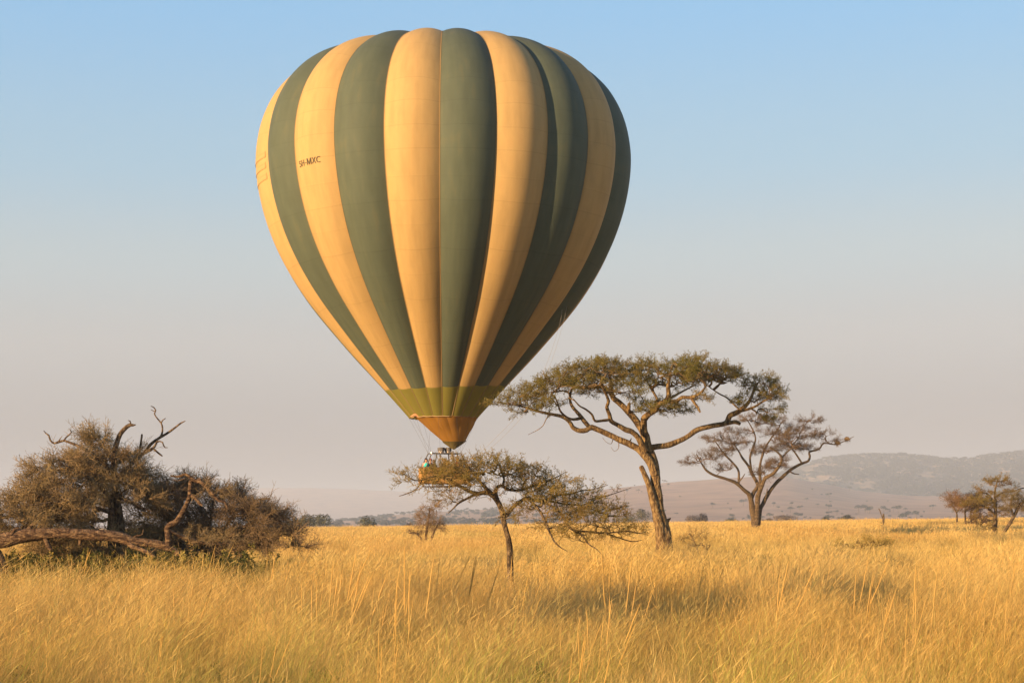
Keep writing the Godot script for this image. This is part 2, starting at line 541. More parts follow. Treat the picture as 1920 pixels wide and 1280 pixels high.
func balloon() -> void:
	balloon_profile()
	var b := thing("hot_air_balloon", Vector3.ZERO, "large hot air balloon striped dark green and yellow, floating low above the grass", "hot air balloon")
	b.transform = balloon_at
	var last := b_prof.size() - 1.0
	for i in GORES:
		var p0 := deg_to_rad(SEAMS[i])
		var p1 := deg_to_rad(SEAMS[i + 1])
		var eps := 0.0004
		var seam := func(phi: float) -> float: return k_at_height(rim_height(phi, 726.5, 0.17))
		var top := func(u: float, v: float) -> Vector3:
			var phi := lerpf(p0 + eps, p1 - eps, u)
			return envelope(phi, seam.call(phi) * v)
		part("gore_panel", grid_mesh(top, 14, 84, M.green if i % 2 == 0 else M.yellow), b)
		var low := func(u: float, v: float) -> Vector3:
			var phi := lerpf(p0 + eps, p1 - eps, u)
			return envelope(phi, lerpf(seam.call(phi), last, v))
		part("skirt_panel", grid_mesh(low, 8, 10, M.olive), b)
		var g := Geo.new()
		var pts := []
		for j in 60:
			pts.append(envelope(p0, lerpf(1.0, last, j / 59.0), 0.012))
		line(g, pts, 0.028, 4)
		part("load_tape", g.mesh(M.tape), b)
	# turning vent: three short flaps down the gore at the left edge
	for j in 3:
		var flap := func(u: float, v: float) -> Vector3:
			var phi := deg_to_rad(lerpf(-86.0, -68.5, u))
			var y := height_at(297 + j * 19.5, BALLOON_D - 3.5) + 0.2 * u
			return envelope(phi, k_at_height(y - v * 0.45), 0.012 + 0.025 * v)
		part("vent_flap", grid_mesh(flap, 8, 5, M.yellow), b)
	# registration letters, bent onto the cloth
	var tm := TextMesh.new()
	tm.text = "5H-MXC"
	var font := SystemFont.new()
	font.font_names = PackedStringArray(["Droid Sans"])
	tm.font = font
	tm.font_size = 64
	tm.pixel_size = 0.01
	tm.depth = 0.02
	var arr := tm.get_mesh_arrays()
	var lo := Vector2(1e9, 1e9)
	var hi := -lo
	for v in arr[Mesh.ARRAY_VERTEX]:
		lo = lo.min(Vector2(v.x, v.y))
		hi = hi.max(Vector2(v.x, v.y))
	var g := Geo.new()
	for v in arr[Mesh.ARRAY_VERTEX]:
		var s := Vector2((v.x - lo.x) / (hi.x - lo.x), (v.y - lo.y) / (hi.y - lo.y))
		var phi := deg_to_rad(lerpf(-44.2, -35.4, s.x))
		var y := height_at(lerpf(309.5, 308.0, s.x) - s.y * 11.0, BALLOON_D - 10.3)
		g.v.append(envelope(phi, k_at_height(y), 0.03 + v.z * 0.5))
		g.n.append(Vector3(sin(phi), 0, cos(phi)))
	g.idx = arr[Mesh.ARRAY_INDEX]
	part("registration_letters", g.mesh(M.ink), b)
	# white hem round the mouth
	g = Geo.new()
	var ring := []
	for j in 81:
		ring.append(envelope(TAU * j / 80.0, last, 0.02))
	line(g, ring, 0.016, 6)
	part("mouth_hem", g.mesh(M.tape), b)
	g = Geo.new()
	ring = []
	for j in 17:
		ring.append(envelope(deg_to_rad(lerpf(-62.0, 12.0, j / 16.0)), last, 0.05))
	line(g, ring, 0.026, 6)
	part("mouth_cord", g.mesh(M.white_cord), b)
	# crumpled tie at the left of the mouth
	g = Geo.new()
	var knot := envelope(deg_to_rad(-48.0), last - 0.3, 0.1)
	tube(g, PackedVector3Array([knot + Vector3(-0.34, -0.02, 0), knot + Vector3(-0.14, 0.06, 0.06), knot + Vector3(0.06, 0.1, 0.08), knot + Vector3(0.22, 0.02, 0.08), knot + Vector3(0.36, -0.06, 0.04)]), PackedFloat32Array([0.04, 0.1, 0.12, 0.09, 0.03]), 8, 0.3)
	part("cloth_tie", g.mesh(M.tie_cloth), b)
	# orange scoop: a skewed funnel below the mouth, open to the left and behind
	var rim := b_prof[b_prof.size() - 1].x * 0.985
	var inv := balloon_at.affine_inverse()
	var low_c := inv * at(849.5, 826, BALLOON_D)
	var low_r := at(0, 800, BALLOON_D).distance_to(at(23.5, 800, BALLOON_D))
	var panels := 12
	for i in panels:
		var q0 := deg_to_rad(lerpf(-58.0, 205.0, float(i) / panels))
		var q1 := deg_to_rad(lerpf(-58.0, 205.0, float(i + 1) / panels))
		var f := func(u: float, v: float) -> Vector3:
			var phi := lerpf(q0, q1, u)
			var bow := 0.10 * sin(PI * u) * (1.0 - v * 0.6) + 0.05 * sin(PI * v) * sin(v * 7.0 + phi * 3.0)
			var a := Vector3((rim + bow) * sin(phi), 0.0, (rim + bow) * cos(phi))
			var z := low_c + Vector3(low_r * sin(phi), -0.1 * cos(phi) , low_r * cos(phi))
			return a.lerp(z, v)
		part("scoop_panel", grid_mesh(f, 6, 14, M.orange), b)
		var h := func(u: float, v: float) -> Vector3:
			var phi := lerpf(q0, q1, u)
			var z := low_c + Vector3(low_r * sin(phi), -0.1 * cos(phi), low_r * cos(phi))
			var dip := 1.0 - absf(sin(phi))
			return z + Vector3(0.06 * v, -0.6 * v * dip - 0.02 * v, -low_r * 0.5 * v * cos(phi))
		part("scoop_hem", grid_mesh(h, 4, 3, M.hem), b)
	basket(b, inv)

func basket(b: Node3D, inv: Transform3D) -> void:
	# rectangular wicker basket hung from the burner frame, turned a little so that its lit end shows
	var s := BALLOON_D / F
	var base := inv * at(833, 906.5, BALLOON_D)
	var k := Node3D.new()
	k.name = "basket"
	b.add_child(k)
	k.position = base
	k.rotation.y = deg_to_rad(17.0)
	basket_xf = balloon_at * k.transform
	var hx := 1.72
	var hz := 0.85
	var hh := 1.12
	var panel := func(a: Vector3, c: Vector3) -> ArrayMesh:
		# a woven wall: many thin rounded strands between a and c
		var g := Geo.new()
		var out := (c - a).cross(Vector3.UP).normalized()
		box(g, (a + c) / 2 + Vector3(0, hh / 2, 0), (c - a) / 2, Vector3(0, hh / 2, 0), out * 0.03)
		for r in 13:
			var pts := []
			for t in 25:
				pts.append(a.lerp(c, t / 24.0) + Vector3(0, 0.05 + r * 0.085, 0) + out * (0.03 + 0.018 * (1.0 if (t + r) % 2 else -0.4)))
			line(g, pts, 0.036, 5)
		return g.mesh(M.wicker)
	var corners := [Vector3(-hx, 0, hz), Vector3(hx, 0, hz), Vector3(hx, 0, -hz), Vector3(-hx, 0, -hz)]
	for i in 4:
		part("wicker_wall", panel.call(corners[i], corners[(i + 1) % 4]), k)
	var g := Geo.new()
	box(g, Vector3(0, 0.03, 0), Vector3(hx, 0, 0), Vector3(0, 0.03, 0), Vector3(0, 0, hz))
	part("basket_floor", g.mesh(M.leather), k)
	for y in [0.03, hh + 0.02]:
		g = Geo.new()
		var loop := []
		for c in corners + [corners[0]]:
			loop.append(c + Vector3(0, y, 0))
		for i in 4:
			line(g, [loop[i], loop[i + 1]], 0.065, 8)
		part("padded_rim", g.mesh(M.leather), k)
	for x in [-0.62, 0.62]:
		g = Geo.new()
		box(g, Vector3(x, 0.5, 0), Vector3(0.03, 0, 0), Vector3(0, 0.5, 0), Vector3(0, 0, hz - 0.05))
		part("partition", g.mesh(M.wicker), k)
	# frame on padded uprights
	var fy := hh + 1.12
	var fx := 1.12
	var fz := 0.55
	var tops := [Vector3(-fx, fy, fz), Vector3(fx, fy, fz), Vector3(fx, fy, -fz), Vector3(-fx, fy, -fz), Vector3(-0.45, fy, fz), Vector3(0.45, fy, fz), Vector3(-0.45, fy, -fz), Vector3(0.45, fy, -fz)]
	var feet := [Vector3(-hx + 0.1, hh, hz), Vector3(hx - 0.1, hh, hz), Vector3(hx - 0.1, hh, -hz), Vector3(-hx + 0.1, hh, -hz), Vector3(-0.6, hh, hz), Vector3(0.6, hh, hz), Vector3(-0.6, hh, -hz), Vector3(0.6, hh, -hz)]
	for i in 8:
		g = Geo.new()
		line(g, [feet[i], tops[i]], 0.045, 8)
		part("upright", g.mesh(M.steel), k)
	g = Geo.new()
	for i in 4:
		line(g, [tops[i], tops[(i + 1) % 4]], 0.035, 8)
	line(g, [tops[4], tops[6]], 0.03, 8)
	line(g, [tops[5], tops[7]], 0.03, 8)
	part("burner_frame", g.mesh(M.steel), k)
	for x in [-0.27, 0.27]:
		for z in [-0.2, 0.2]:
			g = Geo.new()
			var pts := []
			var rr := []
			for e in [[0.0, 0.09], [0.06, 0.15], [0.16, 0.15], [0.17, 0.2], [0.4, 0.22], [0.44, 0.22]]:
				pts.append(Vector3(x, fy + e[0], z))
				rr.append(e[1])
			tube(g, PackedVector3Array(pts), PackedFloat32Array(rr), 12, 0.0, Color.WHITE, false)
			part("burner_can", g.mesh(M.steel), k)
			g = Geo.new()
			for c in 4:
				var coil := []
				for a in 17:
					coil.append(Vector3(x + 0.16 * cos(TAU * a / 16), fy + 0.04 + c * 0.035, z + 0.16 * sin(TAU * a / 16)))
				line(g, coil, 0.014, 5)
			part("burner_coil", g.mesh(M.chrome), k)
	g = Geo.new()
	var lamp := []
	for j in 5:
		lamp.append(tops[0] + Vector3(0, -0.07 + j * 0.04, 0))
	tube(g, PackedVector3Array(lamp), PackedFloat32Array([0.05, 0.1, 0.11, 0.1, 0.05]), 10)
	part("corner_fitting", g.mesh(M.chrome), k)
	# cables from the frame up to the mouth of the envelope
	var mouth := b_prof.size() - 1.0
	for i in 12:
		var phi := deg_to_rad(-96.0 + i * 30.0)
		var up := envelope(phi, mouth)
		var foot: Vector3 = k.transform * (tops[3] if sin(phi) < -0.2 and cos(phi) < 0 else tops[0] if sin(phi) < -0.2 else tops[4] if cos(phi) > 0 and sin(phi) < 0.3 else tops[1] if cos(phi) > 0 else tops[2])
		g = Geo.new()
		line(g, [foot, up], 0.0065, 4)
		part("flying_cable", g.mesh(M.steel), b)
	# two control lines sagging down the right side
	for i in 2:
		var p := []
		for e in [[1063 - i * 9, 574 + i * 6, 4.5], [1055 - i * 6, 610, 6.0], [1035 - i * 7, 675, 6.2], [1012 - i * 9, 728, 5.5], [980 - i * 12, 780, 3.8], [940 - i * 12, 822, 2.0], [900 - i * 10, 858, 0.5]]:
			p.append(inv * at(e[0], e[1], BALLOON_D - e[2]))
		var rr := []
		rr.resize(p.size())
		rr.fill(0.008)
		var sm := smooth_path(p, rr, 1.0)
		g = Geo.new()
		tube(g, sm[0], sm[1], 4)
		part("control_line", g.mesh(M.rope), b)

var basket_xf := Transform3D()

# ------------------------------------------------------------------ trees
func spray(kind: Dictionary, seed_: int) -> ArrayMesh:
	# one twig about a metre long growing up +Y, with side twigs and leaf tufts
	var rng := RandomNumberGenerator.new()
	rng.seed = seed_
	var tw := Geo.new()
	var lf := Geo.new()
	var subs: int = kind.subs
	var stem := PackedVector3Array()
	var rr := PackedFloat32Array()
	var p := Vector3.ZERO
	var d := Vector3(rng.randf_range(-0.2, 0.2), 1, rng.randf_range(-0.2, 0.2)).normalized()
	for i in 6:
		stem.append(p)
		rr.append(kind.r * (1.0 - i * 0.15))
		d = (d + Vector3(rng.randf_range(-1, 1), rng.randf_range(-0.2, 0.3), rng.randf_range(-1, 1)) * kind.zig).normalized()
		p += d * 0.2
	var tone := Color.WHITE
	tube(tw, stem, rr, 3, 0.0, kind.twig, false)
	for i in subs:
		var t := (i + 0.6) / subs * 4.6
		var q := stem[int(t)].lerp(stem[int(t) + 1], t - int(t))
		var a := i * 2.4 + rng.randf() * 1.2
		var out := Vector3(cos(a), kind.rise + rng.randf_range(-0.3, 0.3), sin(a)).normalized()
		var ln: float = kind.len * rng.randf_range(0.6, 1.15) * (1.0 - t * 0.09)
		var e1 := q + out * ln * 0.5 + Vector3(rng.randf_range(-1, 1), rng.randf_range(-1, 1), rng.randf_range(-1, 1)) * ln * 0.1
		var e2 := e1 + (out + Vector3(rng.randf_range(-1, 1), rng.randf_range(-0.5, 0.9) - kind.droop, rng.randf_range(-1, 1)) * 0.5).normalized() * ln * 0.5
		tube(tw, PackedVector3Array([q, e1, e2]), PackedFloat32Array([kind.r * 0.6, kind.r * 0.45, kind.r * 0.2]), 3, 0.0, kind.twig, false)
		for l in int(kind.leaves):
			var s := rng.randf()
			var c := (q.lerp(e1, s * 2.0) if s < 0.5 else e1.lerp(e2, s * 2.0 - 1.0))
			var ld := Vector3(rng.randf_range(-1, 1), rng.randf_range(-0.5, 1.2), rng.randf_range(-1, 1)).normalized()
			var wd := ld.cross(Vector3(rng.randf_range(-1, 1), rng.randf_range(-1, 1), rng.randf_range(-1, 1))).normalized()
			var ll: float = kind.leaf * rng.randf_range(0.6, 1.3)
			var lw: float = ll * kind.wide
			var m := lf.v.size()
			var nn := ld.cross(wd)
			tone = (kind.leaf_a as Color).lerp(kind.leaf_b, rng.randf())
			for k in 4:
				lf.v.append(c + ld * ll * [0.0, 0.5, 1.0, 0.5][k] + wd * lw * [0.0, 0.5, 0.0, -0.5][k])
				lf.n.append(nn)
				lf.c.append(tone)
			lf.quad(m, m + 1, m + 2, m + 3)
	var out_mesh := ArrayMesh.new()
	tw.into(out_mesh, M.spray_twig)
	lf.into(out_mesh, M.leaf)
	return out_mesh

func limb_points(o: Vector3, limb: Array, d: float, thick := 1.0) -> Array:
	var pts := []
	var rr := []
	for e in limb:
		pts.append(at(e[0], e[1], d - e[2]) - o)
		rr.append(e[3] * d / F * thick)
	return smooth_path(pts, rr, 0.14 * d / 60.0)

func add_limb(sk: Skel, path: Array, from: float) -> void:
	var pts: PackedVector3Array = path[0]
	for i in range(int(pts.size() * from), pts.size(), 2):
		sk.pos.append(pts[i])
		sk.par.append(-1)
		sk.dir.append((pts[mini(i + 1, pts.size() - 1)] - pts[maxi(i - 1, 0)]).normalized())
	sk.limbs = sk.pos.size()

func nearest(sk: Skel, p: Vector3) -> int:
	var best := 1e18
	var w := 0
	for i in sk.pos.size():
		var q := sk.pos[i]
		var e := Vector3(q.x - p.x, (q.y - p.y) * 1.25, q.z - p.z)
		var s := e.length_squared()
		if q.y > p.y:
			s *= 1.5
		if s < best:
			best = s
			w = i
	return w

func crown_points(o: Vector3, pads: Array, d: float, rng: RandomNumberGenerator) -> Array:
	# pads: [x, y, rx, ry, dz, rz, count]
	var out := []
	for e in pads:
		var c := at(e[0], e[1], d - e[4]) - o
		var s := d / F
		for i in int(e[6]):
			var q := Vector3(rng.randfn(), rng.randfn(), rng.randfn()).normalized() * pow(rng.randf(), 0.4)
			if q.y < -0.3:
				q.y *= 0.6
			out.append(c + Vector3(q.x * e[2] * s, q.y * e[3] * s, q.z * e[5]))
	return out

func grow(sk: Skel, pts: Array, step: float, wiggle: float, rng: RandomNumberGenerator) -> void:
	var keyed := []
	for p in pts:
		keyed.append([sk.pos[nearest(sk, p)].distance_to(p), p])
	keyed.sort_custom(func(a, b): return a[0] < b[0])
	for kp in keyed:
		var p: Vector3 = kp[1]
		var n := nearest(sk, p)
		var a := sk.pos[n]
		var ln := a.distance_to(p)
		if ln < step * 0.6:
			continue
		var ctl := a + (sk.dir[n] * 0.35 + (p - a).normalized() * 0.65).normalized() * ln * 0.5 + Vector3(rng.randfn(), rng.randfn() * 0.7, rng.randfn()) * ln * 0.12
		var k := maxi(1, int(ceil(ln / step)))
		var prev := n
		for i in k:
			var t := (i + 1.0) / k
			var q := a.lerp(ctl, t).lerp(ctl.lerp(p, t), t)
			if i < k - 1:
				q += Vector3(rng.randfn(), rng.randfn(), rng.randfn()) * wiggle
			sk.par.append(prev)
			sk.dir.append((q - sk.pos[prev]).normalized())
			sk.pos.append(q)
			prev = sk.pos.size() - 1
		sk.tips.append(prev)

func twig_mesh(sk: Skel, r0: float, power: float, rmax: float, mat: Material) -> Array:
	var cnt := PackedInt32Array()
	cnt.resize(sk.pos.size())
	for t in sk.tips:
		cnt[t] += 1
	for i in range(sk.pos.size() - 1, sk.limbs - 1, -1):
		if sk.par[i] >= 0:
			cnt[sk.par[i]] += cnt[i]
	var g := Geo.new()
	var done := {}
	for t in sk.tips:
		var pts := PackedVector3Array()
		var rr := PackedFloat32Array()
		var i := t
		while true:
			pts.append(sk.pos[i])
			rr.append(minf(rmax, r0 * pow(maxf(cnt[i], 1.0), power)))
			if i < sk.limbs or done.has(i):
				if rr.size() > 1:
					rr[rr.size() - 1] = rr[rr.size() - 2]
				break
			done[i] = true
			i = sk.par[i]
		pts.reverse()
		rr.reverse()
		if rr.size() > 1:
			rr[rr.size() - 1] *= 0.5
		tube(g, pts, rr, 5 if rr[0] > r0 * 3.0 else 3, 0.0, Color.WHITE, false)
	return [g.mesh(mat), cnt]

func foliage(called: String, sk: Skel, cnt: PackedInt32Array, kinds: Array, how: Dictionary, rng: RandomNumberGenerator, parent: Node3D) -> void:
	var places := []
	var tints := []
	for k in kinds.size():
		places.append([])
		tints.append(PackedColorArray())
	for i in range(sk.limbs, sk.pos.size()):
		if cnt[i] > how.most:
			continue
		var lots: int = how.tip if cnt[i] == 1 and sk.tips.has(i) else how.along
		for j in lots:
			if rng.randf() > how.chance:
				continue
			var d: Vector3 = (sk.dir[i] * how.follow + Vector3(rng.randfn(), rng.randfn() * how.flat, rng.randfn()) * how.spread + Vector3.UP * how.up + (sk.pos[i] * Vector3(1, 0, 1)).normalized() * how.out).normalized()
			var s: float = how.size * rng.randf_range(0.65, 1.3)
			var x := d.cross(Vector3(rng.randfn(), rng.randfn(), rng.randfn())).normalized()
			var k := rng.randi() % kinds.size()
			places[k].append(Transform3D(Basis(x, d, x.cross(d)).scaled(Vector3.ONE * s), sk.pos[i]))
			var h := rng.randf()
			var b := rng.randf_range(0.75, 1.25)
			var clump := 0.5 + 0.5 * noise.get_noise_3d(sk.pos[i].x * how.patch, sk.pos[i].y * how.patch * 2.0, sk.pos[i].z * how.patch)
			var c: Color = (how.tint_a as Color).lerp(how.tint_b, clampf(clump * 1.2 - 0.2 + (h - 0.5) * 0.4, 0.0, 1.0))
			tints[k].append(Color(c.r * b, c.g * b, c.b * b))
	for k in kinds.size():
		if places[k].size():
			scatter(called, kinds[k], places[k], tints[k], parent)

func make_tree(called: String, label: String, category: String, spec: Dictionary, group := "") -> Node3D:
	var d: float = spec.d
	var rng := RandomNumberGenerator.new()
	rng.seed = spec.seed
	var base := at(spec.x, spec.y, d)
	base.y = ground(base.x, base.z)
	var k := thing(called, base, label, category, group)
	var sk := Skel.new()
	for l in spec.limbs:
		var path := limb_points(base, l[1], d, spec.get("thick", 1.0))
		var g := Geo.new()
		tube(g, path[0], path[1], 16 if l[1][0][3] * d / F > 0.08 else 9, 0.3)
		part(l[0], g.mesh(spec.bark), k)
		if l[2] < 1.0:
			add_limb(sk, path, l[2])
	var pts := crown_points(base, spec.pads, d, rng)
	if sk.pos.size() and pts.size():
		grow(sk, pts, spec.step, spec.wiggle, rng)
		var made := twig_mesh(sk, spec.twig_r, spec.twig_pow, spec.twig_max, spec.twig_mat)
		part("branchlets", made[0], k, true)
		for f in spec.foliage:
			foliage(f[0], sk, made[1], f[1], f[2], rng, k)
	return k

func down(x: float, d: float) -> float:
	# the row of the ground under that column of pixels at that depth
	var p := at(x, 1000, d)
	return 1000.0 - (ground(p.x, p.z) - p.y) * F / d

